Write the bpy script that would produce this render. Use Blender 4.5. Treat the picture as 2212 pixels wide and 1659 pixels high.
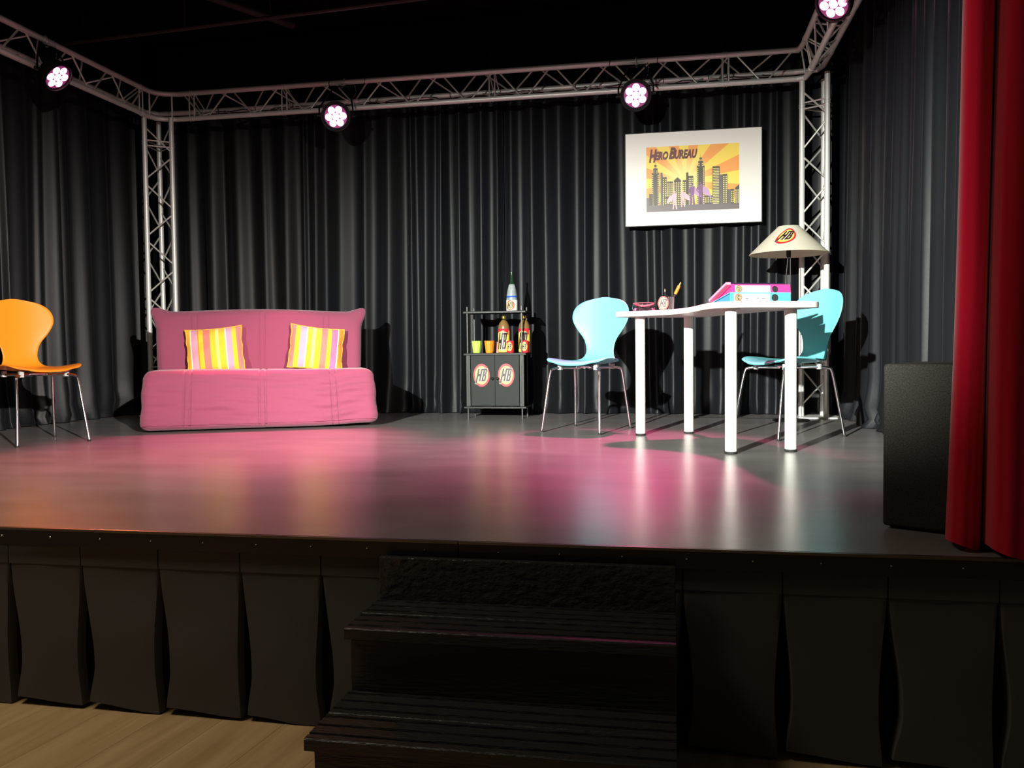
import bpy, bmesh, math, random
from mathutils import Vector, Matrix, noise

random.seed(7)
PI = math.pi
sc = bpy.context.scene
for o in list(bpy.data.objects):
    bpy.data.objects.remove(o)
COL = sc.collection
EYE = 1.065            # eye height above the hall floor
S = 0.545              # stage deck height


def W(x, y, z):
    """world point from x, y and a height relative to the eye"""
    return Vector((x, y, z + EYE))


# ------------------------------------------------------------------ camera
F_PX = 1851.88
pitch, yaw, roll = 0.03944137, 0.1847789, -0.01042833
fwd = Vector((-math.sin(yaw) * math.cos(pitch), math.cos(yaw) * math.cos(pitch), -math.sin(pitch)))
rt = Vector((math.cos(yaw), math.sin(yaw), 0))
up = rt.cross(fwd)
r2 = rt * math.cos(roll) + up * math.sin(roll)
u2 = up * math.cos(roll) - rt * math.sin(roll)
cam_d = bpy.data.cameras.new('camera')
cam = bpy.data.objects.new('camera', cam_d)
COL.objects.link(cam)
M = Matrix((r2, u2, -fwd)).transposed().to_4x4()
M.translation = Vector((0, 0, EYE))
cam.matrix_world = M
cam_d.sensor_width = 36
cam_d.lens = F_PX / 2212 * 36
cam_d.clip_start = 0.05
cam_d.clip_end = 100
sc.camera = cam

# ------------------------------------------------------------------ world, lights, exposure
wd = bpy.data.worlds.new('world')
sc.world = wd
wd.use_nodes = True
wd.node_tree.nodes['Background'].inputs[0].default_value = (0.95, 0.9, 0.85, 1)
wd.node_tree.nodes['Background'].inputs[1].default_value = 0.022
sc.view_settings.view_transform = 'Standard'
sc.view_settings.look = 'None'
sc.view_settings.exposure = 0
sc.view_settings.gamma = 1
sc.view_settings.use_curve_mapping = False


def aim(o, loc, target):
    o.location = loc
    o.rotation_euler = (Vector(target) - Vector(loc)).to_track_quat('-Z', 'Y').to_euler()


def spot(name, loc, target, watts, color, deg, blend=0.6, radius=0.05):
    d = bpy.data.lights.new(name, 'SPOT')
    d.energy = watts
    d.color = color
    d.spot_size = math.radians(deg)
    d.spot_blend = min(1.0, blend)
    d.shadow_soft_size = radius
    o = bpy.data.objects.new(name, d)
    COL.objects.link(o)
    aim(o, loc, target)
    return o


def shutters(o, left, right, bottom, top):
    """framing shutters of a profile spotlight; each is (dark, full) in degrees off the axis"""
    d = o.data
    d.use_nodes = True
    nt = d.node_tree
    em = nt.nodes['Emission']
    tc = nt.nodes.new('ShaderNodeTexCoord')
    sp = nt.nodes.new('ShaderNodeSeparateXYZ')
    nt.links.new(tc.outputs['Normal'], sp.inputs[0])

    def div(i):
        m = nt.nodes.new('ShaderNodeMath')
        m.operation = 'DIVIDE'
        nt.links.new(sp.outputs[i], m.inputs[0])
        a = nt.nodes.new('ShaderNodeMath')
        a.operation = 'ABSOLUTE'
        nt.links.new(sp.outputs[2], a.inputs[0])
        nt.links.new(a.outputs[0], m.inputs[1])
        return m
    dx, dy = div(0), div(1)
    prev = None
    for n, (a, b) in ((dx, left), (dx, right), (dy, bottom), (dy, top)):
        mr = nt.nodes.new('ShaderNodeMapRange')
        mr.interpolation_type = 'SMOOTHSTEP'
        a, b = math.tan(math.radians(a)), math.tan(math.radians(b))
        flip = a > b
        mr.inputs['From Min'].default_value = min(a, b)
        mr.inputs['From Max'].default_value = max(a, b)
        mr.inputs['To Min'].default_value = 1 if flip else 0
        mr.inputs['To Max'].default_value = 0 if flip else 1
        nt.links.new(n.outputs[0], mr.inputs['Value'])
        if prev is None:
            prev = mr
        else:
            m = nt.nodes.new('ShaderNodeMath')
            m.operation = 'MULTIPLY'
            nt.links.new(prev.outputs[0], m.inputs[0])
            nt.links.new(mr.outputs[0], m.inputs[1])
            prev = m
    nt.links.new(prev.outputs[0], em.inputs['Strength'])


# two crossed front-of-house profile spotlights in the hall, framed on the stage
a_ = spot('front_spotlight', W(-2.1, -2.2, 1.6), W(0.2, 5.6, 0.6), 7600, (0.98, 1.0, 0.93), 70, 0.1, 0.04)
shutters(a_, (-27, -9), (16, 10), (-13.5, -8.5), (11.5, -1))
b_ = spot('front_spotlight', W(3.1, -2.2, 1.75), W(-3.3, 5.6, 0.65), 5200, (1.0, 0.94, 0.86), 70, 0.1, 0.04)
shutters(b_, (-16, -9), (11, 2), (-13.5, -8.5), (9, -3))
# dim house light over the front rows
ad = bpy.data.lights.new('house_light', 'AREA')
ad.energy = 42
ad.color = (1.0, 0.86, 0.66)
ad.size = 1.2
ao = bpy.data.objects.new('house_light', ad)
COL.objects.link(ao)
aim(ao, W(-2.6, 1.35, 2.5), W(-2.6, 1.35, -1.0))


# ------------------------------------------------------------------ materials
def mat(name, col, rough=0.5, metal=0.0, spec=0.5, bump=0.0, bscale=60.0, var=0.0, vscale=8.0,
        sheen=0.0, coat=0.0, emit=None, estr=0.0, trans=0.0, ior=1.45, stretch=None, alpha=1.0):
    m = bpy.data.materials.new(name)
    m.use_nodes = True
    nt = m.node_tree
    b = nt.nodes['Principled BSDF']
    b.inputs['Base Color'].default_value = (*col, 1)
    b.inputs['Roughness'].default_value = rough
    b.inputs['Metallic'].default_value = metal
    b.inputs['Specular IOR Level'].default_value = spec
    b.inputs['Sheen Weight'].default_value = sheen
    b.inputs['Coat Weight'].default_value = coat
    b.inputs['Transmission Weight'].default_value = trans
    b.inputs['IOR'].default_value = ior
    b.inputs['Alpha'].default_value = alpha
    if emit:
        b.inputs['Emission Color'].default_value = (*emit, 1)
        b.inputs['Emission Strength'].default_value = estr
    tc = nt.nodes.new('ShaderNodeTexCoord')
    mp = nt.nodes.new('ShaderNodeMapping')
    nt.links.new(tc.outputs['Object'], mp.inputs[0])
    if stretch:
        mp.inputs['Scale'].default_value = stretch
    if bump > 0:
        n = nt.nodes.new('ShaderNodeTexNoise')
        n.inputs['Scale'].default_value = bscale
        n.inputs['Detail'].default_value = 4
        bp = nt.nodes.new('ShaderNodeBump')
        bp.inputs['Strength'].default_value = bump
        bp.inputs['Distance'].default_value = 0.01
        nt.links.new(mp.outputs[0], n.inputs['Vector'])
        nt.links.new(n.outputs[0], bp.inputs['Height'])
        nt.links.new(bp.outputs[0], b.inputs['Normal'])
    if var > 0:
        n = nt.nodes.new('ShaderNodeTexNoise')
        n.inputs['Scale'].default_value = vscale
        n.inputs['Detail'].default_value = 5
        r = nt.nodes.new('ShaderNodeValToRGB')
        r.color_ramp.elements[0].position = 0.3
        r.color_ramp.elements[1].position = 0.7
        r.color_ramp.elements[0].color = (*[c * (1 - var) for c in col], 1)
        r.color_ramp.elements[1].color = (*[min(1, c * (1 + var)) for c in col], 1)
        nt.links.new(mp.outputs[0], n.inputs['Vector'])
        nt.links.new(n.outputs[0], r.inputs[0])
        nt.links.new(r.outputs[0], b.inputs['Base Color'])
    return m


def stripes(name, stops):
    """fabric with vertical woven stripes along local X (-0.5..0.5 mapped to 0..1)"""
    m = mat(name, (1, 1, 1), 0.8, sheen=0.2, bump=0.15, bscale=200)
    nt = m.node_tree
    tc = nt.nodes.new('ShaderNodeTexCoord')
    sx = nt.nodes.new('ShaderNodeSeparateXYZ')
    ma = nt.nodes.new('ShaderNodeMath')
    ma.operation = 'MULTIPLY_ADD'
    ma.inputs[1].default_value = 1 / 0.42
    ma.inputs[2].default_value = 0.5
    r = nt.nodes.new('ShaderNodeValToRGB')
    r.color_ramp.interpolation = 'CONSTANT'
    nt.links.new(tc.outputs['Object'], sx.inputs[0])
    nt.links.new(sx.outputs[0], ma.inputs[0])
    nt.links.new(ma.outputs[0], r.inputs[0])
    cr = r.color_ramp
    cr.elements[0].position = 0
    cr.elements[0].color = (*stops[0][1], 1)
    cr.elements[1].position = stops[1][0]
    cr.elements[1].color = (*stops[1][1], 1)
    for p, c in stops[2:]:
        e = cr.elements.new(p)
        e.color = (*c, 1)
    nt.links.new(r.outputs[0], nt.nodes['Principled BSDF'].inputs['Base Color'])
    return m


def wood_floor(name):
    m = mat(name, (0.3, 0.19, 0.1), 0.42, bump=0.05, bscale=30, stretch=(14, 1.2, 1))
    nt = m.node_tree
    b = nt.nodes['Principled BSDF']
    tc = nt.nodes.new('ShaderNodeTexCoord')
    oi = nt.nodes.new('ShaderNodeObjectInfo')
    ad_ = nt.nodes.new('ShaderNodeVectorMath')
    ad_.operation = 'ADD'
    sc_ = nt.nodes.new('ShaderNodeVectorMath')
    sc_.operation = 'SCALE'
    sc_.inputs['Scale'].default_value = 30
    mp = nt.nodes.new('ShaderNodeMapping')
    mp.inputs['Scale'].default_value = (9, 0.8, 1)
    n = nt.nodes.new('ShaderNodeTexNoise')
    n.inputs['Scale'].default_value = 2.2
    n.inputs['Detail'].default_value = 6
    n.inputs['Distortion'].default_value = 0.6
    r = nt.nodes.new('ShaderNodeValToRGB')
    r.color_ramp.elements[0].position = 0.3
    r.color_ramp.elements[1].position = 0.72
    r.color_ramp.elements[0].color = (0.50, 0.32, 0.15, 1)
    r.color_ramp.elements[1].color = (0.72, 0.51, 0.27, 1)
    nt.links.new(oi.outputs['Random'], sc_.inputs[0])
    nt.links.new(tc.outputs['Object'], ad_.inputs[0])
    nt.links.new(sc_.outputs[0], ad_.inputs[1])
    nt.links.new(ad_.outputs[0], mp.inputs[0])
    nt.links.new(mp.outputs[0], n.inputs['Vector'])
    nt.links.new(n.outputs[0], r.inputs[0])
    nt.links.new(r.outputs[0], b.inputs['Base Color'])
    return m


M_deck = mat('stage vinyl', (0.20, 0.185, 0.178), 0.28, spec=0.6, bump=0.03, bscale=25, var=0.16, vscale=2.2, stretch=(1, 2.2, 1))
M_black_curtain = mat('black satin curtain', (0.0062, 0.0068, 0.0086), 0.46, spec=0.24, sheen=0.02, bump=0.04, bscale=40)
M_red = mat('red velvet', (0.52, 0.003, 0.022), 0.85, spec=0.15, sheen=0.25, bump=0.1, bscale=200)
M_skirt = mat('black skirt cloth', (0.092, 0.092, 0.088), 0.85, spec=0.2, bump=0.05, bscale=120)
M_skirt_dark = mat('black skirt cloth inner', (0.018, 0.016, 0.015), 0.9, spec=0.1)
M_blackpaint = mat('black gloss paint', (0.030, 0.029, 0.026), 0.36, spec=0.5, bump=0.45, bscale=26, stretch=(1, 6, 6))
M_blackrough = mat('black painted chipboard', (0.034, 0.034, 0.030), 0.34, spec=0.5, bump=0.8, bscale=38, stretch=(1, 1.5, 1.5))
M_edge = mat('black edge profile', (0.018, 0.014, 0.014), 0.3, spec=0.5)
M_alu = mat('brushed aluminium', (0.78, 0.78, 0.74), 0.42, metal=0.35, bump=0.05, bscale=150)
M_alu2 = mat('brace aluminium', (0.70, 0.70, 0.64), 0.36, metal=0.5)
M_chrome = mat('chrome', (0.8, 0.8, 0.82), 0.12, metal=1.0)
M_black = mat('black lacquer', (0.009, 0.009, 0.009), 0.4, spec=0.25)
M_cab = mat('charcoal door', (0.018, 0.021, 0.018), 0.55, spec=0.2)
M_cab2 = mat('grey side strip', (0.045, 0.048, 0.045), 0.45, spec=0.25)
M_blackmat = mat('matt black wall', (0.006, 0.005, 0.006), 0.95, spec=0.05)
M_pipe = mat('painted pipe', (0.05, 0.035, 0.033), 0.5)
M_pink = mat('raspberry sofa cloth', (0.30, 0.068, 0.125), 0.88, spec=0.2, sheen=0.25, bump=0.25, bscale=160)
M_orange = mat('orange lacquered shell', (0.95, 0.28, 0.016), 0.32)
M_cyan = mat('turquoise lacquered shell', (0.17, 0.62, 0.66), 0.32)
M_white = mat('white laminate', (0.82, 0.80, 0.73), 0.35)
M_whiteleg = mat('white enamel', (0.85, 0.83, 0.76), 0.32)
M_paper = mat('white mount board', (0.80, 0.78, 0.71), 0.4)
M_paper2 = mat('white paper', (0.82, 0.82, 0.80), 0.5)
M_shade = mat('cream lampshade', (0.88, 0.84, 0.66), 0.75)
_nt = M_shade.node_tree
_tr = _nt.nodes.new('ShaderNodeBsdfTranslucent')
_tr.inputs[0].default_value = (0.85, 0.78, 0.55, 1)
_mx = _nt.nodes.new('ShaderNodeMixShader')
_mx.inputs[0].default_value = 0.32
_nt.links.new(_nt.nodes['Principled BSDF'].outputs[0], _mx.inputs[1])
_nt.links.new(_tr.outputs[0], _mx.inputs[2])
_nt.links.new(_mx.outputs[0], _nt.nodes['Material Output'].inputs[0])
M_rubber = mat('dark rubber', (0.02, 0.02, 0.02), 0.7)
M_carpet = mat('speaker carpet', (0.040, 0.039, 0.033), 0.95, spec=0.1, bump=0.5, bscale=420, var=0.4, vscale=260)
M_led = mat('led lens', (1, 0.4, 0.8), 0.3, emit=(1.0, 0.50, 0.90), estr=14)
M_ledred = mat('led lens red', (1, 0.3, 0.5), 0.3, emit=(1.0, 0.35, 0.55), estr=9)
M_ledrim = mat('lens holder with added glow', (0.3, 0.1, 0.2), 0.4, emit=(0.8, 0.08, 0.50), estr=0.16)  # faint emission stands in for lens light spilling over the plate
M_lred = mat('badge red', (0.62, 0.02, 0.035), 0.45)
M_lyel = mat('badge yellow', (0.90, 0.68, 0.12), 0.45)
M_lblk = mat('badge black', (0.035, 0.018, 0.012), 0.45)
M_lwht = mat('badge white', (0.85, 0.83, 0.72), 0.45)
M_ink = mat('grey ink', (0.10, 0.10, 0.12), 0.5)
LOGO = [M_lred, M_lyel, M_lblk, M_lwht]
M_blue = mat('sky blue binder', (0.08, 0.46, 0.66), 0.4)
M_bluein = mat('binder blue side', (0.05, 0.26, 0.44), 0.5)
M_pinkb = mat('pink binder', (0.80, 0.05, 0.25), 0.4)
M_navy = mat('dark plum binder', (0.03, 0.012, 0.04), 0.5)
M_green = mat('lime plastic', (0.42, 0.70, 0.10), 0.35)
M_orcup = mat('orange plastic', (0.90, 0.25, 0.015), 0.35)
M_glass = mat('clear glass', (0.85, 0.9, 0.9), 0.03, trans=1.0)
M_gglass = mat('green glass', (0.012, 0.035, 0.018), 0.08, coat=0.3)
M_frost = mat('frosted bottle wall', (0.24, 0.28, 0.285), 0.35, var=0.3, vscale=30)
M_amber = mat('amber drink', (0.20, 0.115, 0.035), 0.35, coat=0.3)
M_gold = mat('gold cap', (0.85, 0.62, 0.15), 0.25, metal=0.9)
M_bband = mat('blue band', (0.03, 0.10, 0.42), 0.4)
M_pinkish = mat('rosy glass', (0.45, 0.22, 0.18), 0.2, coat=0.4)
M_wood = mat('pencil wood', (0.75, 0.5, 0.3), 0.6)
M_skyor = mat('print orange', (0.86, 0.36, 0.07), 0.4)
M_skyye = mat('print yellow', (0.90, 0.66, 0.10), 0.4)
M_skypa = mat('print pale yellow', (0.92, 0.74, 0.26), 0.4)
M_bld = mat('print building', (0.085, 0.07, 0.05), 0.4)
M_bld2 = mat('print building light', (0.14, 0.12, 0.12), 0.4)
M_win = mat('print window', (0.85, 0.74, 0.28), 0.4)
M_ttl = mat('print title', (0.13, 0.035, 0.035), 0.4)
M_pur = mat('print purple', (0.22, 0.10, 0.22), 0.4)
M_pur2 = mat('print lilac', (0.52, 0.32, 0.50), 0.4)
M_pk2 = mat('print rose', (0.80, 0.45, 0.50), 0.4)


def rays_glow(m, col, pale):
    # printed gradient: the rays fade to pale yellow at their centre
    nt = m.node_tree
    tc = nt.nodes.new('ShaderNodeTexCoord')
    d = nt.nodes.new('ShaderNodeVectorMath')
    d.operation = 'DISTANCE'
    d.inputs[1].default_value = (-0.058, 0, 0.345)
    mr = nt.nodes.new('ShaderNodeMapRange')
    mr.interpolation_type = 'SMOOTHSTEP'
    mr.inputs['From Min'].default_value = 0.04
    mr.inputs['From Max'].default_value = 0.24
    mx = nt.nodes.new('ShaderNodeMix')
    mx.data_type = 'RGBA'
    mx.inputs[6].default_value = (*pale, 1)
    mx.inputs[7].default_value = (*col, 1)
    nt.links.new(tc.outputs['Object'], d.inputs[0])
    nt.links.new(d.outputs['Value'], mr.inputs['Value'])
    nt.links.new(mr.outputs[0], mx.inputs[0])
    nt.links.new(mx.outputs[2], nt.nodes['Principled BSDF'].inputs['Base Color'])


rays_glow(M_skyye, (0.92, 0.68, 0.10), (0.92, 0.78, 0.28))
rays_glow(M_skyor, (0.88, 0.36, 0.08), (0.92, 0.76, 0.26))
M_floorw = wood_floor('light oak laminate')

# ------------------------------------------------------------------ geometry helpers


class MB:
    def __init__(s):
        s.v, s.f, s.m = [], [], []

    def add(s, vs, fs, mi=0, T=None):
        o = len(s.v)
        if T is not None:
            vs = [T @ Vector(v) for v in vs]
        s.v += [tuple(v) for v in vs]
        for f in fs:
            s.f.append([i + o for i in f])
            s.m.append(mi)

    def box(s, a, b, mi=0, T=None):
        x0, y0, z0 = a
        x1, y1, z1 = b
        vs = [(x0, y0, z0), (x1, y0, z0), (x1, y1, z0), (x0, y1, z0), (x0, y0, z1), (x1, y0, z1), (x1, y1, z1), (x0, y1, z1)]
        s.add(vs, [(0, 3, 2, 1), (4, 5, 6, 7), (0, 1, 5, 4), (1, 2, 6, 5), (2, 3, 7, 6), (3, 0, 4, 7)], mi, T)

    def tube(s, pts, r, n=10, mi=0, cap=True, closed=False):
        pts = [Vector(p) for p in pts]
        k = len(pts)
        rs = r if isinstance(r, (list, tuple)) else [r] * k
        nrm = None
        vs = []
        for i, p in enumerate(pts):
            if closed:
                t = (pts[(i + 1) % k] - pts[i - 1]).normalized()
            elif i == 0:
                t = (pts[1] - pts[0]).normalized()
            elif i == k - 1:
                t = (pts[-1] - pts[-2]).normalized()
            else:
                t = (pts[i + 1] - pts[i - 1]).normalized()
            if nrm is None:
                a = Vector((0, 0, 1)) if abs(t.z) < 0.9 else Vector((1, 0, 0))
                nrm = t.cross(a).normalized()
            nrm = (nrm - t * nrm.dot(t)).normalized()
            b = t.cross(nrm)
            for j in range(n):
                a = 2 * PI * j / n
                vs.append(p + (nrm * math.cos(a) + b * math.sin(a)) * rs[i])
        fs = []
        for i in range(k if closed else k - 1):
            for j in range(n):
                a, b2 = i * n + j, i * n + (j + 1) % n
                c, d = ((i + 1) % k) * n + (j + 1) % n, ((i + 1) % k) * n + j
                fs.append((a, b2, c, d))
        if cap and not closed:
            fs.append(tuple(range(n - 1, -1, -1)))
            fs.append(tuple(range((k - 1) * n, k * n)))
        s.add(vs, fs, mi)

    def lathe(s, prof, n=32, mi=0, T=None, mis=None):
        vs, fs = [], []
        for r, z in prof:
            for j in range(n):
                a = 2 * PI * j / n
                vs.append((r * math.cos(a), r * math.sin(a), z))
        o = len(s.v)
        if T is not None:
            vs = [T @ Vector(v) for v in vs]
        s.v += [tuple(v) for v in vs]
        for i in range(len(prof) - 1):
            for j in range(n):
                s.f.append([o + i * n + j, o + i * n + (j + 1) % n, o + (i + 1) * n + (j + 1) % n, o + (i + 1) * n + j])
                s.m.append(mis[i] if mis else mi)
        if prof[0][0] > 1e-5:
            s.f.append([o + j for j in range(n - 1, -1, -1)])
            s.m.append(mis[0] if mis else mi)
        if prof[-1][0] > 1e-5:
            s.f.append([o + (len(prof) - 1) * n + j for j in range(n)])
            s.m.append(mis[-1] if mis else mi)

    def grid(s, fn, nu, nv, mi=0, flip=False):
        vs = [fn(i / nu, j / nv) for j in range(nv + 1) for i in range(nu + 1)]
        fs = []
        for j in range(nv):
            for i in range(nu):
                a = j * (nu + 1) + i
                q = (a, a + 1, a + nu + 2, a + nu + 1)
                fs.append(q[::-1] if flip else q)
        s.add(vs, fs, mi)

    def prism(s, poly, z0, z1, mi=0, T=None):
        n = len(poly)
        vs = [(x, y, z0) for x, y in poly] + [(x, y, z1) for x, y in poly]
        fs = [tuple(range(n - 1, -1, -1)), tuple(range(n, 2 * n))] + [(i, (i + 1) % n, n + (i + 1) % n, n + i) for i in range(n)]
        s.add(vs, fs, mi, T)

    def rbox(s, size, r, n, deform=None, mi=0):
        """rounded box centred on the origin; n = cells per axis; deform(Vector)->Vector"""
        hx, hy, hz = size[0] / 2, size[1] / 2, size[2] / 2
        seen = {}
        bm = []

        def P(a, b, c):
            p = Vector((a * hx, b * hy, c * hz))
            q = Vector((max(-hx + r, min(hx - r, p.x)), max(-hy + r, min(hy - r, p.y)), max(-hz + r, min(hz - r, p.z))))
            d = p - q
            if d.length > 1e-9:
                p = q + d.normalized() * r
            return deform(p) if deform else p

        def idx(a, b, c):
            k = (round(a, 5), round(b, 5), round(c, 5))
            if k not in seen:
                seen[k] = len(bm)
                bm.append(P(a, b, c))
            return seen[k]
        fs = []

        def lin(k, h):
            # denser near the ends so that the rounding is smooth
            out = []
            e = min(0.45, r / h)
            m = 4
            for i in range(m):
                out.append(-1 + e * (1 - math.cos(i / m * PI / 2)) if False else -1 + e * i / m)
            for i in range(k + 1):
                out.append(-1 + e + (2 - 2 * e) * i / k)
            for i in range(1, m + 1):
                out.append(1 - e + e * i / m)
            return out
        X, Y, Z = lin(n[0], hx), lin(n[1], hy), lin(n[2], hz)
        for A, B, mk in ((X, Y, lambda a, b, c: (a, b, c)), (Y, Z, lambda a, b, c: (c, a, b)), (Z, X, lambda a, b, c: (b, c, a))):
            for side in (-1, 1):
                for i in range(len(A) - 1):
                    for j in range(len(B) - 1):
                        q = [idx(*mk(A[i], B[j], side)), idx(*mk(A[i + 1], B[j], side)), idx(*mk(A[i + 1], B[j + 1], side)), idx(*mk(A[i], B[j + 1], side))]
                        fs.append(q if side > 0 else q[::-1])
        s.add(bm, fs, mi)

    def obj(s, name, mats, parent=None, smooth=True, angle=40, loc=None, rot=None):
        me = bpy.data.meshes.new(name)
        me.from_pydata(s.v, [], s.f)
        if not isinstance(mats, (list, tuple)):
            mats = [mats]
        for m in mats:
            me.materials.append(m)
        me.polygons.foreach_set('material_index', s.m)
        me.update()
        if smooth:
            me.polygons.foreach_set('use_smooth', [True] * len(me.polygons))
            me.set_sharp_from_angle(angle=math.radians(angle))
        o = bpy.data.objects.new(name, me)
        COL.objects.link(o)
        if parent:
            o.parent = parent
        if loc is not None:
            o.location = loc
        if rot is not None:
            o.rotation_euler = rot
        return o


def empty(name, loc=(0, 0, 0), rz=0.0):
    o = bpy.data.objects.new(name, None)
    o.empty_display_size = 0.1
    COL.objects.link(o)
    o.location = loc
    o.rotation_euler = (0, 0, rz)
    return o


def tag(o, label, cat, group=None):
    o['label'] = label
    o['category'] = cat
    if group:
        o['group'] = group
    return o


def struct(o):
    o['kind'] = 'structure'
    return o


def copy_tree(o, parent=None):
    c = o.copy()
    COL.objects.link(c)
    c.parent = parent
    for ch in o.children:
        copy_tree(ch, c)
    return c


def smooth(a, b, x):
    t = max(0.0, min(1.0, (x - a) / (b - a)))
    return t * t * (3 - 2 * t)


def interp(keys, t):
    """smooth piecewise interpolation through (t, value) keys"""
    if t <= keys[0][0]:
        return keys[0][1]
    for (a, x), (b, y) in zip(keys, keys[1:]):
        if t <= b:
            return x + (y - x) * (t - a) / (b - a)
    return keys[-1][1]


def catmull(pts, n):
    out = []
    P = [pts[0]] + list(pts) + [pts[-1]]
    for i in range(1, len(P) - 2):
        p0, p1, p2, p3 = [Vector(q) for q in P[i - 1:i + 3]]
        for k in range(n):
            t = k / n
            out.append(0.5 * ((2 * p1) + (p2 - p0) * t + (2 * p0 - 5 * p1 + 4 * p2 - p3) * t * t + (3 * p1 - p0 - 3 * p2 + p3) * t ** 3))
    out.append(Vector(pts[-1]))
    return out


# --- the round badge with slanted capitals, as flat layered print that can wrap a surface
def quad_strip(mb, c, mp, layer, mi, n=5):
    """c: four corners (u, v) ccw, bilinear grid mapped by mp(u, v, layer)"""
    def fn(a, b):
        u = (c[0][0] * (1 - a) + c[1][0] * a) * (1 - b) + (c[3][0] * (1 - a) + c[2][0] * a) * b
        v = (c[0][1] * (1 - a) + c[1][1] * a) * (1 - b) + (c[3][1] * (1 - a) + c[2][1] * a) * b
        return mp(u, v, layer)
    mb.grid(fn, n, n, mi)


def hb_letters(mb, mp, layer, sx=1.0, sy=1.0, mi_b=2, mi_w=3, shear=0.33, tail=True):
    def R(x0, x1, y0, y1, mi, l, e=0.0):
        c = [(x0 - e, y0 - e), (x1 + e, y0 - e), (x1 + e, y1 + e), (x0 - e, y1 + e)]
        c = [((x + shear * y) * sx, y * sy) for x, y in c]
        quad_strip(mb, c, mp, l, mi, 6)
    rects = [(-0.64, -0.40, -0.78 if tail else -0.56, 0.62), (-0.20, 0.02, -0.56, 0.62), (-0.42, -0.18, -0.12, 0.14),
             (0.14, 0.36, -0.56, 0.62), (0.02, 0.64, 0.46, 0.62), (0.44, 0.64, 0.08, 0.50), (0.30, 0.60, -0.06, 0.10),
             (0.48, 0.70, -0.50, -0.02), (0.14, 0.66, -0.56, -0.40)]
    for i, r in enumerate(rects):
        R(*r, mi_w, layer + i * 0.08, 0.022)
    R(0.04, 0.13, -0.56, 0.62, mi_w, layer + 0.8)
    for i, r in enumerate(rects):
        R(*r, mi_b, layer + 1.2 + i * 0.08)


def hb_badge(mb, mp, full=1.0):
    for r, mi, l in ((1.0, 0, 0), (0.80, 1, 1)):
        def fn(a, b, r=r, l=l):
            t = 2 * PI * a
            return mp(r * b * math.cos(t) * 1.0, r * b * math.sin(t), l)
        mb.grid(fn, 28, 4, mi)
    hb_letters(mb, mp, 2, 0.90, 0.94)


FONT = None


def text2d(s, shear=0.0, offset=0.0):
    cu = bpy.data.curves.new('t', 'FONT')
    cu.body = s
    cu.size = 1
    cu.shear = shear
    cu.offset = offset
    cu.resolution_u = 3
    o = bpy.data.objects.new('t', cu)
    COL.objects.link(o)
    dg = bpy.context.evaluated_depsgraph_get()
    me = o.evaluated_get(dg).to_mesh()
    vs = [(v.co.x, v.co.y) for v in me.vertices]
    fs = [tuple(p.vertices) for p in me.polygons]
    o.evaluated_get(dg).to_mesh_clear()
    bpy.data.objects.remove(o)
    return vs, fs


def text_in(mb, s, x0, x1, y0, y1, mp, mi, shear=0.0, offset=0.0):
    vs, fs = text2d(s, shear, offset)
    ax, bx = min(v[0] for v in vs), max(v[0] for v in vs)
    ay, by = min(v[1] for v in vs), max(v[1] for v in vs)
    mb.add([mp(x0 + (x1 - x0) * (v[0] - ax) / (bx - ax), y0 + (y1 - y0) * (v[1] - ay) / (by - ay)) for v in vs], fs, mi)


# ================================================================== SETTING
# hall floor with laid planks
DIRP = Vector((0.12, 0.99, 0)).normalized()
NP = Vector((DIRP.y, -DIRP.x, 0))
mb = MB()
mb.box((-9, -4, -0.06), (7, 9, -0.012))
fl = struct(mb.obj('floor', M_blackmat, smooth=False))
pm = {}
pw, pl = 0.19, 1.25


def plank_mesh():
    m = MB()
    e = 0.0006
    x0, x1, y0, y1 = 0.0003, pw - 0.0003, 0.0003, pl - 0.0003
    vs = [(x0, y0, -0.012), (x1, y0, -0.012), (x1, y1, -0.012), (x0, y1, -0.012), (x0, y0, -e), (x1, y0, -e), (x1, y1, -e), (x0, y1, -e),
          (x0 + e, y0 + e, 0), (x1 - e, y0 + e, 0), (x1 - e, y1 - e, 0), (x0 + e, y1 - e, 0)]
    fs = [(0, 1, 5, 4), (1, 2, 6, 5), (2, 3, 7, 6), (3, 0, 4, 7), (4, 5, 9, 8), (5, 6, 10, 9), (6, 7, 11, 10), (7, 4, 8, 11), (8, 9, 10, 11)]
    m.add(vs, fs)
    return m


base = plank_mesh().obj('plank', M_floorw, fl, smooth=False)
rzp = -math.atan2(DIRP.x, DIRP.y)
first = True
for i in range(-16, 13):
    off = random.uniform(0, pl)
    for j in range(-1, 3):
        p = NP * (i * pw - 0.6) + DIRP * (j * pl - off + 0.4)
        if not (-3.6 < p.x < 1.9 and -1.3 < p.y < 2.9):
            continue
        o = base if first else base.copy()
        if not first:
            COL.objects.link(o)
        first = False
        o.location = p
        o.rotation_euler = (0, 0, rzp)

YF = 2.235
# stage deck
mb = MB()
mb.box((-5.0, YF + 0.012, S - 0.05), (2.4, 7.35, S))
deck = struct(mb.obj('stage_floor', M_deck, smooth=False))
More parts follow.
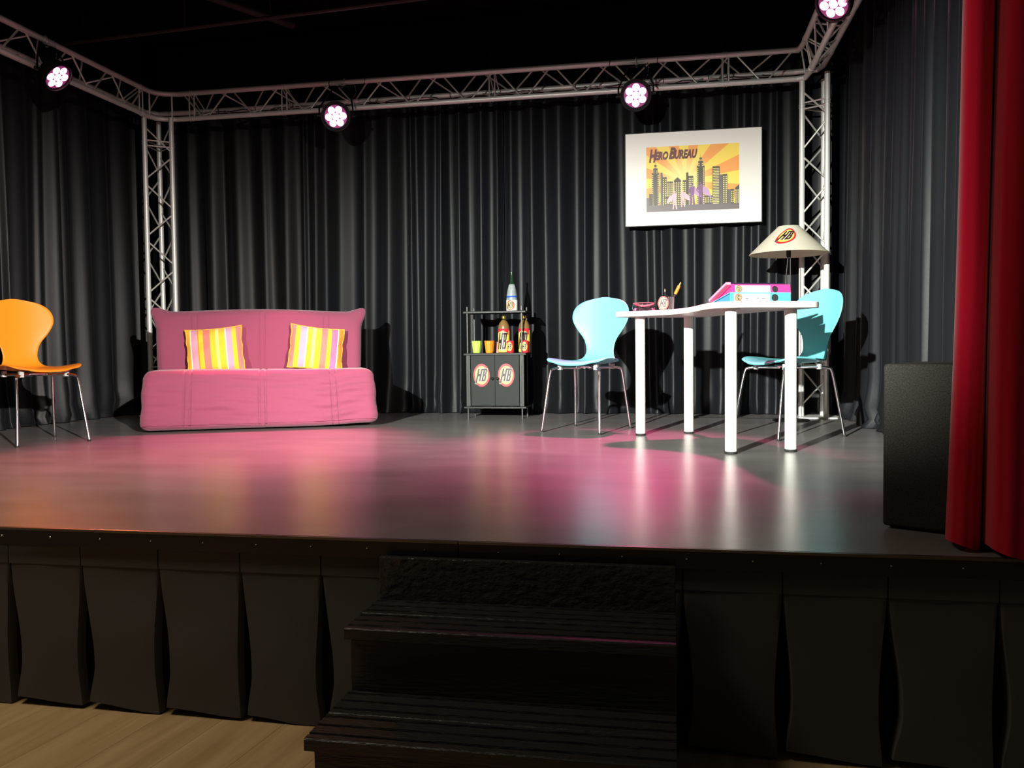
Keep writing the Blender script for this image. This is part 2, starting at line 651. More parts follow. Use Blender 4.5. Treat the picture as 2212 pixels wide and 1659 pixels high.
# edge profile in two lengths, with screws
for k, (xa, xb) in enumerate(((-4.9, -0.5725), (-0.5695, 2.4))):
    mb = MB()
    prof = [(0, -0.048), (0.03, -0.048), (0.03, 0.0), (0.012, 0.004), (0.004, 0.003), (0, -0.003)]
    vs = [(xa, YF + y, S + z) for y, z in prof] + [(xb, YF + y, S + z) for y, z in prof]
    n = len(prof)
    mb.add(vs, [tuple(range(n)), tuple(range(2 * n - 1, n - 1, -1))] + [(i, i + n, (i + 1) % n + n, (i + 1) % n) for i in range(n)])
    e = struct(mb.obj('trim_%d' % (k + 1), M_edge, smooth=False))
    m2 = MB()
    m2.box((xa, YF - 0.0006, S - 0.003), (xb, YF + 0.004, S + 0.0042))
    m2.obj('metal_strip', mat('worn metal edge', (0.20, 0.18, 0.15), 0.3, metal=0.8), e, smooth=False)
    x = xa + 0.11
    sm = None
    while x < xb:
        if sm is None:
            m3 = MB()
            m3.lathe([(0, 0.0022), (0.0022, 0.0018), (0.003, 0)], 8, T=Matrix.Rotation(PI / 2, 4, 'X'))
            sm = m3.obj('screw', M_chrome, e)
        else:
            c = sm.copy()
            COL.objects.link(c)
            sm = c
        sm.location = (x, YF, S - 0.022)
        x += 0.165
# black box walls and ceiling
for nm, a, b in (('wall_back', (-5.1, 7.35, 0), (2.5, 7.45, EYE + 2.9)), ('wall_left', (-5.1, 2.3, 0), (-5.0, 7.35, EYE + 2.9)),
                 ('wall_right', (2.4, 2.3, 0), (2.5, 7.35, EYE + 2.9)), ('ceiling', (-5.1, 1.2, EYE + 2.8), (2.5, 7.45, EYE + 2.9))):
    mb = MB()
    mb.box(a, b)
    struct(mb.obj(nm, M_blackmat, smooth=False))
mb = MB()
mb.tube([W(-4.9, 5.98, 2.39), W(-2.1, 6.0, 2.50), W(2.3, 6.05, 2.67)], 0.016, 8)
for x, z in ((-3.6, 2.44), (-0.9, 2.55), (1.6, 2.64)):
    mb.tube([W(x, 6.0, z), W(x, 6.0, 2.82)], 0.006, 6)
tag(mb.obj('ceiling_pipe', M_pipe), 'long thin dark pipe running across under the black ceiling', 'pipe')
mb = MB()
mb.tube([W(-3.6, 5.6, 2.66), W(-3.05, 6.7, 2.68)], 0.03, 10)
mb.tube([W(-3.5, 5.8, 2.66), W(-3.5, 5.8, 2.82)], 0.006, 6)
mb.tube([W(-3.15, 6.5, 2.68), W(-3.15, 6.5, 2.82)], 0.006, 6)
tag(mb.obj('ceiling_duct', M_pipe), 'short thick dark duct at the ceiling crossing above the long pipe', 'pipe')


# ------------------------------------------------------------------ curtains
def drape(name, path, z0, z1, amp, waves, seed, label, matl, nz=26, per=14, lean=None, puddle=0.0, cat='curtain'):
    """hanging cloth along a polyline path of (x, y); waves = folds per metre"""
    rnd = random.Random(seed)
    P = [Vector((x, y, 0)) for x, y in path]
    seg = [(b - a).length for a, b in zip(P, P[1:])]
    L = sum(seg)
    nf = int(L * waves)
    # irregular fold positions
    pos = [0.0]
    for i in range(nf):
        pos.append(pos[-1] + rnd.uniform(0.45, 1.6))
    pos = [p / pos[-1] * L for p in pos]
    fa = [rnd.uniform(0.45, 1.15) for _ in pos]
    dr = [rnd.uniform(-0.5, 0.5) for _ in pos]
    kind = [rnd.random() for _ in pos]
    samples = []
    for i in range(nf):
        for k in range(per):
            samples.append((i, k / per))
    samples.append((nf - 1, 1.0))

    def at(s):
        s = max(0, min(L - 1e-6, s))
        for a, b, l in zip(P, P[1:], seg):
            if s <= l:
                d = (b - a).normalized()
                return a + d * s, Vector((d.y, -d.x, 0))
            s -= l
        return P[-1], Vector((0, -1, 0))
    vs, fs = [], []
    for j in range(nz + 1):
        t = j / nz
        z = z0 + (z1 - z0) * t ** 1.25
        h = (z - z0) / (z1 - z0)
        for i, k in samples:
            w0 = (pos[i + 1] - pos[i])
            sh = lambda q: dr[q] * 0.10 * (1 - h) ** 1.1 * (0 if q in (0, nf) else 1)
            s = (pos[i] + sh(i)) * (1 - k) + (pos[i + 1] + sh(i + 1)) * k
            c = 0.5 - 0.5 * math.cos(2 * PI * k)
            if kind[i] < 0.4:
                c = c ** 2.2
            elif kind[i] < 0.7:
                c = c ** 0.6
            a = amp * fa[i] * (1.0 - 0.35 * h) * min(1.0, w0 * waves * 1.3)
            d = c * a * 2 - amp
            d += 0.012 * noise.noise(Vector((s * 3, h * 2.0, seed)))
            if puddle > 0:
                pz = max(0, 1 - (z - z0) / puddle)
                d += pz * 0.05 * noise.noise(Vector((s * 9, z * 14, seed + 3))) + 0.02 * pz
            p, n = at(s)
            q = p + n * d
            if lean:
                q = q + lean * h
            vs.append((q.x, q.y, z))
    m = len(samples)
    for j in range(nz):
        for i in range(m - 1):
            a = j * m + i
            fs.append((a, a + 1, a + m + 1, a + m))
    me = MB()
    me.add(vs, fs)
    o = me.obj(name, matl, angle=180)
    tag(o, label, cat)
    return o


TOP = EYE + 2.72
drape('back_curtain', [(-4.55, 7.05), (-1.36, 6.93)], S + 0.006, TOP, 0.052, 5.6, 5, 'black satin back curtain hanging behind the pink sofa and the left pillar', M_black_curtain, puddle=0.35)
drape('back_curtain', [(-1.38, 6.96), (1.30, 6.86)], S + 0.006, TOP, 0.050, 5.6, 11, 'black satin back curtain hanging behind the framed print and white table', M_black_curtain, puddle=0.35)
drape('side_curtain', [(-4.58, 2.9), (-4.58, 6.98)], S + 0.006, TOP, 0.05, 5.6, 21, 'black side curtain on the left, behind the orange chair', M_black_curtain, puddle=0.3)
drape('side_curtain', [(1.26, 6.84), (1.24, 2.6)], S + 0.006, TOP, 0.045, 6.5, 33, 'black side curtain on the right, behind the black speaker box', M_black_curtain, puddle=0.3)

# red house curtain: explicit deep folds
mb = MB()
zb, zt = S + 0.012, EYE + 2.2
xs = []
knots = [(0.712, 2.43), (0.692, 2.37), (0.688, 2.325), (0.705, 2.303), (0.735, 2.303), (0.757, 2.325), (0.766, 2.40), (0.769, 2.46), (0.771, 2.42), (0.766, 2.29),
         (0.768, 2.245), (0.79, 2.226), (0.83, 2.226), (0.865, 2.24), (0.885, 2.28), (0.90, 2.40), (0.905, 2.36), (0.915, 2.25), (0.94, 2.228), (0.985, 2.226), (1.02, 2.27), (1.04, 2.40),
         (1.06, 2.29), (1.10, 2.228), (1.18, 2.22), (1.25, 2.26), (1.28, 2.38), (1.33, 2.25), (1.40, 2.22), (1.5, 2.24), (1.55, 2.36)]
cp = catmull([Vector((x, y, 0)) for x, y in knots], 6)
nz = 24
vs = []
for j in range(nz + 1):
    h = j / nz
    for k, p in enumerate(cp):
        z = zb + (zt - zb) * h + (0.012 * (1 - h) * math.sin(k * 0.14) if j == 0 else 0)
        vs.append((p.x + 0.065 * h + 0.006 * math.sin(h * 5 + k * 0.05), p.y + 0.06 * h * 0.3 + 0.008 * noise.noise(Vector((k * 0.2, h * 3, 1))), z))
m = len(cp)
mb.add(vs, [(j * m + i, j * m + i + 1, (j + 1) * m + i + 1, (j + 1) * m + i) for j in range(nz) for i in range(m - 1)])
rc = mb.obj('house_curtain', M_red, angle=180)
tag(rc, 'bright red velvet house curtain hanging in deep folds at the stage front', 'curtain')

# ------------------------------------------------------------------ stage skirt
sk = empty('stage_skirt', (0, YF + 0.02, 0))
tag(sk, 'black pleated cloth skirt hanging below the stage edge down to the wooden floor', 'stage skirt')
seams = [-2.74, -2.487, -2.233, -1.980, -1.735, -1.480, -1.221, -0.974, -0.722, -0.47, -0.22, 0.025, 0.275, 0.528, 0.784, 1.04, 1.29, 1.55]
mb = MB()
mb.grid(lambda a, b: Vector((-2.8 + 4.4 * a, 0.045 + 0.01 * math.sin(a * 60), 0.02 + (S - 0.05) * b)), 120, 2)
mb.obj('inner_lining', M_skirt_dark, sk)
ZB = S - 0.048
for q, (xa, xb) in enumerate(zip(seams, seams[1:])):
    rnd = random.Random(q + 2)
    gl, gr = rnd.uniform(0.018, 0.032), rnd.uniform(0.006, 0.016)
    hem = 0.010 + rnd.uniform(-0.004, 0.012)
    w = xb - xa
    flick = rnd.choice([0, 0, 1])

    def fn(a, b, xa=xa, xb=xb, gl=gl, gr=gr, hem=hem, q=q):
        h = 1 - b                       # b: 0 bottom, 1 top
        z = hem + (ZB - hem) * b
        drop = ZB - z
        k = smooth(0.07, 0.33, drop) * (1 - 0.75 * smooth(0.36, 0.49, drop))
        x0 = xa + 0.001 + gl * k
        x1 = xb - 0.001 - gr * k
        # the last bit of each side folds back
        e = 0.06
        if a < e:
            x = x0 + (a / e) * 0.006
            y = 0.030 * (1 - a / e) ** 1.5 * (0.15 + 0.85 * smooth(0.05, 0.2, drop))
        elif a > 1 - e:
            x = x1 - ((1 - a) / e) * 0.006
            y = 0.030 * (1 - (1 - a) / e) ** 1.5 * (0.15 + 0.85 * smooth(0.05, 0.2, drop))
        else:
            x = x0 + 0.006 + (x1 - x0 - 0.012) * (a - e) / (1 - 2 * e)
            y = 0
        y -= 0.007 * k * math.sin(PI * a) + 0.004 * noise.noise(Vector((x * 6, z * 6, q)))
        if a > 0.9:
            z -= 0.0
        z += (0.010 * (1 - b) * math.cos(a * PI)) * (0.7 if q % 2 else 1.1)
        return Vector((x, y, max(z, 0.003)))
    m = MB()
    m.grid(fn, 34, 18)
    m.obj('pleat_panel', M_skirt, sk, angle=60)
    m = MB()
    m.box((xa + 0.002, -0.0035, ZB - 0.060), (xb - 0.002, 0.0, ZB))
    m.obj('header_band', M_skirt, sk, smooth=False)

# ------------------------------------------------------------------ steps
st = empty('wooden_steps', (-0.389, YF - 0.02, 0))
tag(st, 'black painted wooden steps with grooved treads leading up to the stage', 'steps')
X0, X1 = -0.785, 0.007


def spart(name, a, b, matl, T=None):
    m = MB()
    m.box((a[0] + 0.389, a[1] - YF + 0.02, a[2]), (b[0] + 0.389, b[1] - YF + 0.02, b[2]), T=T)
    o = m.obj(name, matl, st, smooth=False)
    bv = o.modifiers.new('b', 'BEVEL')
    bv.width = 0.0025
    bv.segments = 2
    return o


T2, T1 = EYE - 0.670, EYE - 0.834   # tread tops
spart('riser', (X0 + 0.004, 2.192, T2 - 0.026), (X1, 2.213, S - 0.035), M_blackrough)
spart('riser', (X0 + 0.004, 1.975, T1 - 0.026), (X1, 1.995, T2 - 0.027), M_blackpaint)
spart('riser', (X0 + 0.010, 1.735, 0.001), (X1, 1.755, T1 - 0.027), M_blackpaint)
# treads: two grooved boards each
for zt_, ya, yb, nb in ((T2, 1.945, 2.191, 2), (T1, 1.705, 1.974, 2)):
    wdt = (yb - ya) / nb
    for k in range(nb):
        y0, y1 = ya + k * wdt + 0.001, ya + (k + 1) * wdt - 0.001
        prof = [(y0, zt_ - 0.027), (y0, zt_ - 0.003), (y0 + 0.003, zt_)]
        ng = 3
        for g in range(ng):
            yc = y0 + (y1 - y0) * (g + 0.6) / ng
            prof += [(yc - 0.005, zt_), (yc - 0.003, zt_ - 0.0035), (yc + 0.003, zt_ - 0.0035), (yc + 0.004, zt_ + 0.0016), (yc + 0.007, zt_)]
        prof += [(y1 - 0.001, zt_), (y1, zt_ - 0.002), (y1, zt_ - 0.027)]
        m = MB()
        n = len(prof)
        vs = [(X0 + 0.389, y - YF + 0.02, z) for y, z in prof] + [(X1 + 0.389, y - YF + 0.02, z) for y, z in prof]
        fs = [(i, i + n, (i + 1) % n + n, (i + 1) % n) for i in range(n)]
        fs += [tuple(range(n)), tuple(range(2 * n - 1, n - 1, -1))]
        m.add(vs, fs)
        m.obj('tread_board', M_blackpaint, st, smooth=False)
# side stringers
for xa in (X0 + 0.006, X1 - 0.024):
    m = MB()
    for a, b in (((xa, 1.757, 0.001), (xa + 0.018, 1.972, T1 - 0.028)), ((xa, 1.997, 0.001), (xa + 0.018, 2.19, T2 - 0.028))):
        m.box((a[0] + 0.389, a[1] - YF + 0.02, a[2]), (b[0] + 0.389, b[1] - YF + 0.02, b[2]))
    m.obj('stringer', M_blackpaint, st, smooth=False)

# ------------------------------------------------------------------ truss frame
tr = empty('lighting_truss', (0, 6.6, S))
tag(tr, 'silver aluminium truss frame on two pillars carrying the coloured stage lamps', 'truss')
TI = Matrix.Translation(-Vector((0, 6.6, S)))


def tl(p):
    return TI @ Vector(p)


RC, RB = 0.0205, 0.0068


def truss_run(name, chords0, chords1, step, phase=0.0, stop0=0.05, stop1=0.05, couplers=(), zig_dir=1):
    """three chords from chords0[i] to chords1[i]; braces in the three faces"""
    mb = MB()
    for a, b in zip(chords0, chords1):
        mb.tube([tl(a), tl(b)], RC, 16)
    body = mb.obj(name, M_alu, tr)
    L = (Vector(chords1[0]) - Vector(chords0[0])).length

    def at(i, s):
        a, b = Vector(chords0[i]), Vector(chords1[i])
        return a + (b - a) * (s / L)
    for f, (i, j) in enumerate(((0, 1), (1, 2), (2, 0))):
        s = stop0 + phase * f
        side = 0
        while s + step * 0.42 < L - stop1:
            p, q = at(i if side == 0 else j, s + 0.02), at(j if side == 0 else i, s + step / 2 - 0.02)
            d = (q - p).normalized()
            m = MB()
            m.tube([tl(p + d * RC * 0.7), tl(q - d * RC * 0.7)], RB, 8)
            m.obj('brace', M_alu2, body)
            s += step / 2
            side = 1 - side
    for s in couplers:
        m = MB()
        for i in range(3):
            p, ax = at(i, s), (at(i, s + 0.01) - at(i, s)).normalized()
            m.tube([tl(p - ax * 0.016), tl(p - ax * 0.010)], RC + 0.004, 14)
            m.tube([tl(p - ax * 0.010), tl(p - ax * 0.003)], RC - 0.002, 14)
            m.tube([tl(p + ax * 0.003), tl(p + ax * 0.010)], RC + 0.004, 14)
            for j in range(3):
                if j > i:
                    for dd in (-0.022, 0.022):
                        a, b = at(i, s + dd), at(j, s + dd)
                        d = (b - a).normalized()
                        m.tube([tl(a + d * RC * 0.7), tl(b - d * RC * 0.7)], RB * 0.9, 8)
        m.obj('coupler', M_alu2, body)
    return body


ZU, ZL, ZM = EYE + 2.178, EYE + 1.968, EYE + 2.073
YB = 6.66
XL, XR = -4.26, 0.945


def tower(p3, zb, zt, nm='tower', couplers=()):
    c0 = [Vector((x, y, zb)) for x, y in p3]
    c1 = [Vector((x, y, zt)) for x, y in p3]
    t = truss_run(nm, c0, c1, 0.47, 0.04, 0.06, 0.04, couplers)
    m = MB()
    cx = sum(p[0] for p in p3) / 3
    cy = sum(p[1] for p in p3) / 3
    m.box(tl((cx - 0.15, cy - 0.15, S)), tl((cx + 0.15, cy + 0.15, S + 0.008)))
    m.obj('base_plate', M_alu, t, smooth=False)
    return t


tower([(-4.28, 6.485), (-4.12, 6.62), (-4.30, 6.72)], S + 0.008, ZL + 0.005, couplers=(0.38, 2.26))
tower([(0.945, 6.66), (1.105, 6.56), (1.112, 6.75)], S + 0.008, ZL + 0.01, couplers=(0.40, 2.28))
# back beam, right-to-left and side beams toward the audience
truss_run('beam', [Vector((XL + 0.16, YB, ZU)), Vector((XL + 0.16, YB, ZL)), Vector((XL + 0.16, YB + 0.18, ZM))],
          [Vector((XR - 0.02, YB, ZU)), Vector((XR - 0.02, YB, ZL)), Vector((XR - 0.02, YB + 0.18, ZM))], 0.45, 0.05, 0.05, 0.05,
          couplers=(0.15, 0.98, 2.72, 4.50))
truss_run('beam', [Vector((XL, YB - 0.14, ZU)), Vector((XL, YB - 0.14, ZL)), Vector((XL - 0.17, YB - 0.14, ZM))],
          [Vector((XL, 2.5, ZU)), Vector((XL, 2.5, ZL)), Vector((XL - 0.17, 2.5, ZM))], 0.45, 0.05, 0.05, 0.05, couplers=(0.10, 1.7))
truss_run('beam', [Vector((XR - 0.01, YB - 0.14, ZU)), Vector((XR + 0.03, YB - 0.14, ZL)), Vector((XR + 0.16, YB - 0.14, ZM))],
          [Vector((XR - 0.01, 2.9, ZU)), Vector((XR + 0.03, 2.9, ZL)), Vector((XR + 0.16, 2.9, ZM))], 0.45, 0.05, 0.05, 0.05, couplers=(0.10, 1.7))
# corner blocks joining beams and pillars
m = MB()
for z in (ZU, ZL):
    m.tube([tl(q) for q in ((XL + 0.18, YB, z), (XL + 0.08, YB - 0.03, z), (XL + 0.02, YB - 0.08, z), (XL, YB - 0.16, z))], RC, 14)
m.tube([tl(q) for q in ((XL + 0.18, YB + 0.18, ZM), (XL - 0.10, YB + 0.17, ZM), (XL - 0.17, YB + 0.08, ZM), (XL - 0.17, YB - 0.16, ZM))], RC, 14)
for q in ((XL + 0.14, YB - 0.02), (XL + 0.01, YB - 0.14)):
    m.tube([tl((q[0], q[1], ZL)), tl((q[0], q[1], ZU))], RB, 8)
m.tube([tl((XL + 0.05, YB - 0.06, ZL)), tl((XL - 0.16, YB + 0.1, ZM))], RB, 8)
m.tube([tl((XL + 0.05, YB - 0.06, ZU)), tl((XL - 0.16, YB + 0.1, ZM))], RB, 8)
m.obj('corner_joint', M_alu, tr)
m = MB()
for z, dx in ((ZU, -0.01), (ZL, 0.03)):
    m.tube([tl(q) for q in ((XR - 0.04, YB, z), (XR + dx - 0.01, YB - 0.03, z), (XR + dx, YB - 0.16, z))], RC, 14)
m.tube([tl(q) for q in ((XR - 0.04, YB + 0.18, ZM), (XR + 0.13, YB + 0.16, ZM), (XR + 0.16, YB + 0.05, ZM), (XR + 0.16, YB - 0.16, ZM))], RC, 14)
m.tube([tl((XR - 0.01, YB - 0.03, ZU)), tl((XR + 0.02, YB - 0.04, ZL))], RB, 8)
m.tube([tl((XR, YB - 0.05, ZU)), tl((XR + 0.14, YB + 0.05, ZM))], RB, 8)
m.tube([tl((XR + 0.02, YB - 0.05, ZL)), tl((XR + 0.14, YB + 0.05, ZM))], RB, 8)
m.obj('corner_joint', M_alu, tr)

# power cable taped along the back chord
pts = []
for i in range(90):
    x = -4.0 + 4.85 * i / 89
    sag = 0.03 * abs(math.sin(i * 0.42)) + 0.012 * math.sin(i * 1.3)
    pts.append((x, YB + 0.18 - 0.028 + 0.004 * math.sin(i), ZM - 0.012 - sag * (1 if (i // 8) % 2 else 0.3)))
m = MB()
m.tube(pts, 0.0045, 6)
pc = tag(m.obj('power_cable', M_rubber), 'black power cable tied along the rear tube of the back truss beam', 'cable')
for k in range(14):
    x = -3.8 + 0.34 * k
    m = MB()
    c = Vector((x, YB + 0.18, ZM))
    m.tube([c + Vector((0, math.cos(a) * 0.0235, math.sin(a) * 0.0235)) for a in [2 * PI * i / 12 for i in range(12)]], 0.003, 6, closed=True)
    m.obj('cable_tie', M_rubber, pc)
for x in (-2.72, -2.42, -0.46, -0.10):
    m = MB()
    c = Vector((x, YB, ZU))
    m.tube([c + Vector((0.004 * math.sin(a), math.cos(a) * 0.0235, math.sin(a) * 0.0235)) for a in [2 * PI * i / 12 for i in range(12)]], 0.003, 6, closed=True)
    m.obj('cable_tie', M_rubber, pc)


# ------------------------------------------------------------------ LED lamps
def led_lamp(center, target, chord, label, ledmat, spin=0.0, watts=150, deg=42, colr=(1, 0.2, 0.5), tgt=None, rc=0.105):
    """center: lens centre, chord: point on the truss tube it hangs from"""
    e = empty('led_stage_lamp', chord)
    tag(e, label, 'stage lamp', 'LED stage lamps on the truss')
    d = (Vector(target) - Vector(center)).normalized()
    R = d.to_track_quat('Z', 'Y').to_matrix().to_4x4() @ Matrix.Rotation(spin, 4, 'Z')
    T = Matrix.Translation(Vector(center) - Vector(chord)) @ R
    m = MB()
    m.lathe([(0.0, -0.105), (0.06, -0.10), (0.085, -0.085), (0.100, -0.05), (rc, -0.03), (rc, 0.012), (rc - 0.006, 0.012), (rc - 0.008, -0.004), (0.0, -0.004)], 36, T=T)
    m.obj('housing', M_black, e)
    m = MB()
    m.lathe([(0.0, -0.003), (0.088, -0.003), (0.088, -0.001), (0, -0.001)], 32, T=T)
    m.obj('lens_plate', M_ledrim, e)
    for k in range(7):
        x, y = (0, 0) if k == 0 else (0.056 * math.cos(k * PI / 3), 0.056 * math.sin(k * PI / 3))
        m = MB()
        m.lathe([(0, 0.008), (0.013, 0.0065), (0.025, 0.001), (0.0265, -0.001)][::-1], 16, T=T @ Matrix.Translation((x, y, 0)))
        m.obj('led_lens', ledmat, e)
    # yoke: from both sides of the housing up to the clamp
    side = (T.to_3x3() @ Vector((1, 0, 0)))
    side.z = 0
    side = side.normalized() if side.length > 0.2 else Vector((1, 0, 0))
    cc = Vector(center) - Vector(chord) - d * 0.045
    topz = Vector((0, 0, -0.048))
    dr = rc + 0.016
    m = MB()
    a = cc + side * dr
    b = cc - side * dr
    tz = topz.z if topz.z - cc.z > 0.12 else cc.z + 0.135
    cx = Vector((cc.x * 0.3, cc.y * 0.3, tz))
    m.tube([a, Vector((a.x, a.y, cc.z + 0.06)), cx + side * 0.06, cx - side * 0.06, Vector((b.x, b.y, cc.z + 0.06)), b], 0.007, 8)
    m.obj('yoke', M_black, e)
    for s_ in (1, -1):
        m = MB()
        m.tube([cc + side * s_ * (rc - 0.01), cc + side * s_ * (dr + 0.02)], 0.011, 10)
        m.obj('tilt_knob', M_black, e)
    m = MB()
    m.tube([cx, Vector((0, 0, -0.02))], 0.011, 8)
    ring = [Vector((0, 0, 0)) + (side.cross(Vector((0, 0, 1))).normalized() * math.cos(t) + Vector((0, 0, 1)) * math.sin(t)) * 0.026 for t in [2 * PI * i / 16 for i in range(16)]]
    m.tube(ring, 0.006, 8, closed=True)
    m.obj('clamp', M_alu2, e)
    # safety wire loop
    m = MB()
    w0 = cc + Vector((0, 0, 0.06)) + side * 0.05
    m.tube(catmull([side * 0.07 + Vector((0, 0, 0.02)), side * 0.09 + Vector((0, 0, -0.05)), side * 0.085 + Vector((0, 0, -0.10)), w0], 4), 0.002, 5)
    m.obj('safety_wire', M_chrome, e)
    lp = Vector(center) + d * 0.03
    spot('lamp_beam', lp, tgt or target, watts, colr, deg, 0.9, 0.06)
    return e


led_lamp(W(-4.12, 5.27, 1.895), W(-0.6, 5.2, -1.2), (XL, 5.33, ZU), 'stage lamp glowing red and pink on the left side beam', M_ledred, 0.3, 260, 45, (1.0, 0.22, 0.10), W(-2.7, 3.0, -0.52))
led_lamp(W(-2.60, 6.47, 1.855), W(-1.2, 2.2, 0.2), (-2.60, YB, ZU), 'left of the two pink stage lamps on the back beam, above the sofa', M_led, 0.1, 1200, 48, (1.0, 0.10, 0.25), W(-2.5, 4.7, -0.52), 0.115)
led_lamp(W(-0.257, 6.47, 1.87), W(-0.1, 2.2, 0.2), (-0.257, YB, ZU), 'right of the two pink stage lamps on the back beam, brightest, left of the print', M_led, 0.5, 1150, 46, (1.0, 0.10, 0.34), W(-0.35, 4.5, -0.52), 0.115)
led_lamp(W(0.915, 5.26, 1.965), W(-1.0, 3.2, -0.5), (XR - 0.01, 5.34, ZU), 'pink stage lamp cut by the top edge, on the right side beam', M_ledred, 0.9, 50, 45, (1.0, 0.25, 0.4), W(-0.6, 4.0, -0.52))


# ------------------------------------------------------------------ chairs
def make_chair(loc, ang, shell_mat, label, group):
    """ang: direction faced, degrees from +X"""
    e = empty('shell_chair', loc, math.radians(ang - 90))
    tag(e, label, 'chair', group)
    prof = [(0.232, 0.428), (0.205, 0.438), (0.14, 0.446), (0.05, 0.441), (-0.05, 0.434), (-0.13, 0.438), (-0.175, 0.452), (-0.200, 0.485),
            (-0.212, 0.53), (-0.222, 0.59), (-0.236, 0.66), (-0.252, 0.73), (-0.268, 0.80), (-0.278, 0.845), (-0.281, 0.868)]
    wid = [0.150, 0.188, 0.212, 0.218, 0.205, 0.165, 0.125, 0.103, 0.100, 0.118, 0.170, 0.203, 0.190, 0.130, 0.012]
    P = catmull([Vector((y, z, 0)) for y, z in prof], 4)
    Wd = catmull([Vector((w, 0, 0)) for w in wid], 4)
    nu = 16
    rows = len(P)
    m = MB()

    def fn(a, b):
        i = min(rows - 1, int(round(b * (rows - 1))))
        y, z = P[i].x, P[i].y
        w = max(0.006, Wd[i].x)
        u = (a * 2 - 1)
        x = u * w
        t = i / (rows - 1)
        back = smooth(0.42, 0.62, t)
        seat = 1 - back
        z2 = z + seat * (0.022 * (abs(x) / 0.2) ** 2.2)
        if t < 0.2:
            z2 += 0.0
            y -= 0.03 * (1 - t / 0.2) * (abs(u) ** 2.5)
        y2 = y + back * 0.045 * (x / 0.2) ** 2
        return Vector((x, y2, z2))
    m.grid(fn, nu, rows - 1)
    sh = m.obj('shell', shell_mat, e, angle=180)
    so = sh.modifiers.new('s', 'SOLIDIFY')
    so.thickness = 0.011
    so.offset = 1
    ss = sh.modifiers.new('ss', 'SUBSURF')
    ss.levels = 1
    ss.render_levels = 1
    # under-seat frame and four bent legs
    m = MB()
    m.lathe([(0, 0.404), (0.075, 0.404), (0.078, 0.412), (0.07, 0.418), (0, 0.418)], 20)
    m.obj('mounting_disc', M_chrome, e)
    for sx in (1, -1):
        for sy in (1, -1):
            m = MB()
            pts = catmull([(sx * 0.03, sy * 0.03, 0.402), (sx * 0.12, sy * 0.12, 0.404), (sx * 0.158, sy * 0.160, 0.398), (sx * 0.170, sy * 0.175, 0.375),
                           (sx * 0.180, sy * 0.200, 0.25), (sx * 0.200, sy * 0.240, 0.008)], 5)
            m.tube(pts, 0.0085, 10)
            m.obj('leg', M_chrome, e)
            m = MB()
            m.lathe([(0.010, 0), (0.0105, 0.012), (0.0, 0.013)], 10, T=Matrix.Translation((sx * 0.200, sy * 0.240, 0)))
            m.obj('foot_cap', M_rubber, e)
            m = MB()
            m.box((sx * 0.125 - 0.012, sy * 0.125 - 0.012, 0.392), (sx * 0.125 + 0.012, sy * 0.125 + 0.012, 0.426))
            m.obj('clip', mat('clip', (0.5, 0.5, 0.48), 0.4) if 'clip' not in bpy.data.materials else bpy.data.materials['clip'], e, smooth=False)
    return e


make_chair((-0.54, 5.50, S), 250, M_cyan, 'turquoise shell chair on chrome legs standing left of the white table', 'turquoise shell chairs')
make_chair((0.667, 5.24, S), 214, M_cyan, 'turquoise shell chair on chrome legs behind the right end of the white table', 'turquoise shell chairs')
make_chair((-3.745, 4.515, S), 331, M_orange, 'orange shell chair on chrome legs at the far left of the stage', None)

# ------------------------------------------------------------------ white table
ZT = EYE + 0.222
te = empty('wavy_table', (0.18, 4.83, S))
tag(te, 'white table with a wavy curved top on four round white legs', 'table')
outl = [(-0.325, 5.26), (-0.325, 5.16), (-0.28, 5.12), (-0.18, 5.09), (-0.08, 5.03), (0.02, 4.92), (0.08, 4.78), (0.12, 4.62), (0.15, 4.45), (0.185, 4.31), (0.24, 4.24),
        (0.34, 4.225), (0.46, 4.27), (0.58, 4.325), (0.665, 4.36), (0.705, 4.41), (0.70, 4.47), (0.62, 4.62), (0.50, 4.80), (0.40, 5.0), (0.30, 5.22),
        (0.235, 5.40), (0.17, 5.485), (0.09, 5.49), (-0.08, 5.42), (-0.24, 5.34)]
cl = [Vector((x, y, 0)) for x, y in outl]
k = len(cl)
poly = []
for i in range(k):
    p0, p1, p2, p3 = cl[i - 1], cl[i], cl[(i + 1) % k], cl[(i + 2) % k]
    for q in range(4):
        t = q / 4
        p = 0.5 * ((2 * p1) + (p2 - p0) * t + (2 * p0 - 5 * p1 + 4 * p2 - p3) * t * t + (3 * p1 - p0 - 3 * p2 + p3) * t ** 3)
        poly.append((p.x - 0.18, p.y - 4.83))
m = MB()
m.prism(poly, ZT - 0.030 - S, ZT - S)
tt = m.obj('tabletop', M_white, te, angle=30)
bv = tt.modifiers.new('b', 'BEVEL')
bv.width = 0.003
bv.segments = 2
bv.limit_method = 'ANGLE'
for x, y in ((-0.187, 5.206), (0.10, 5.343), (0.284, 4.330), (0.582, 4.455)):
    m = MB()
    T = Matrix.Translation((x - 0.18, y - 4.83, 0))
    m.lathe([(0.029, 0.012), (0.029, ZT - 0.0305 - S)], 24, T=T)
    lg = m.obj('leg', M_whiteleg, te)
    m = MB()
    m.lathe([(0.0285, 0), (0.031, 0.002), (0.031, 0.012), (0.0, 0.0125)], 24, T=T)
    m.obj('foot_cap', M_rubber, lg)
    m = MB()
    m.lathe([(0.045, ZT - 0.0335 - S), (0.045, ZT - 0.0302 - S)], 24, T=T)
    m.obj('mounting_plate', M_alu2, lg)

# ------------------------------------------------------------------ binders
DX = Vector((0.928, 0.372, 0))


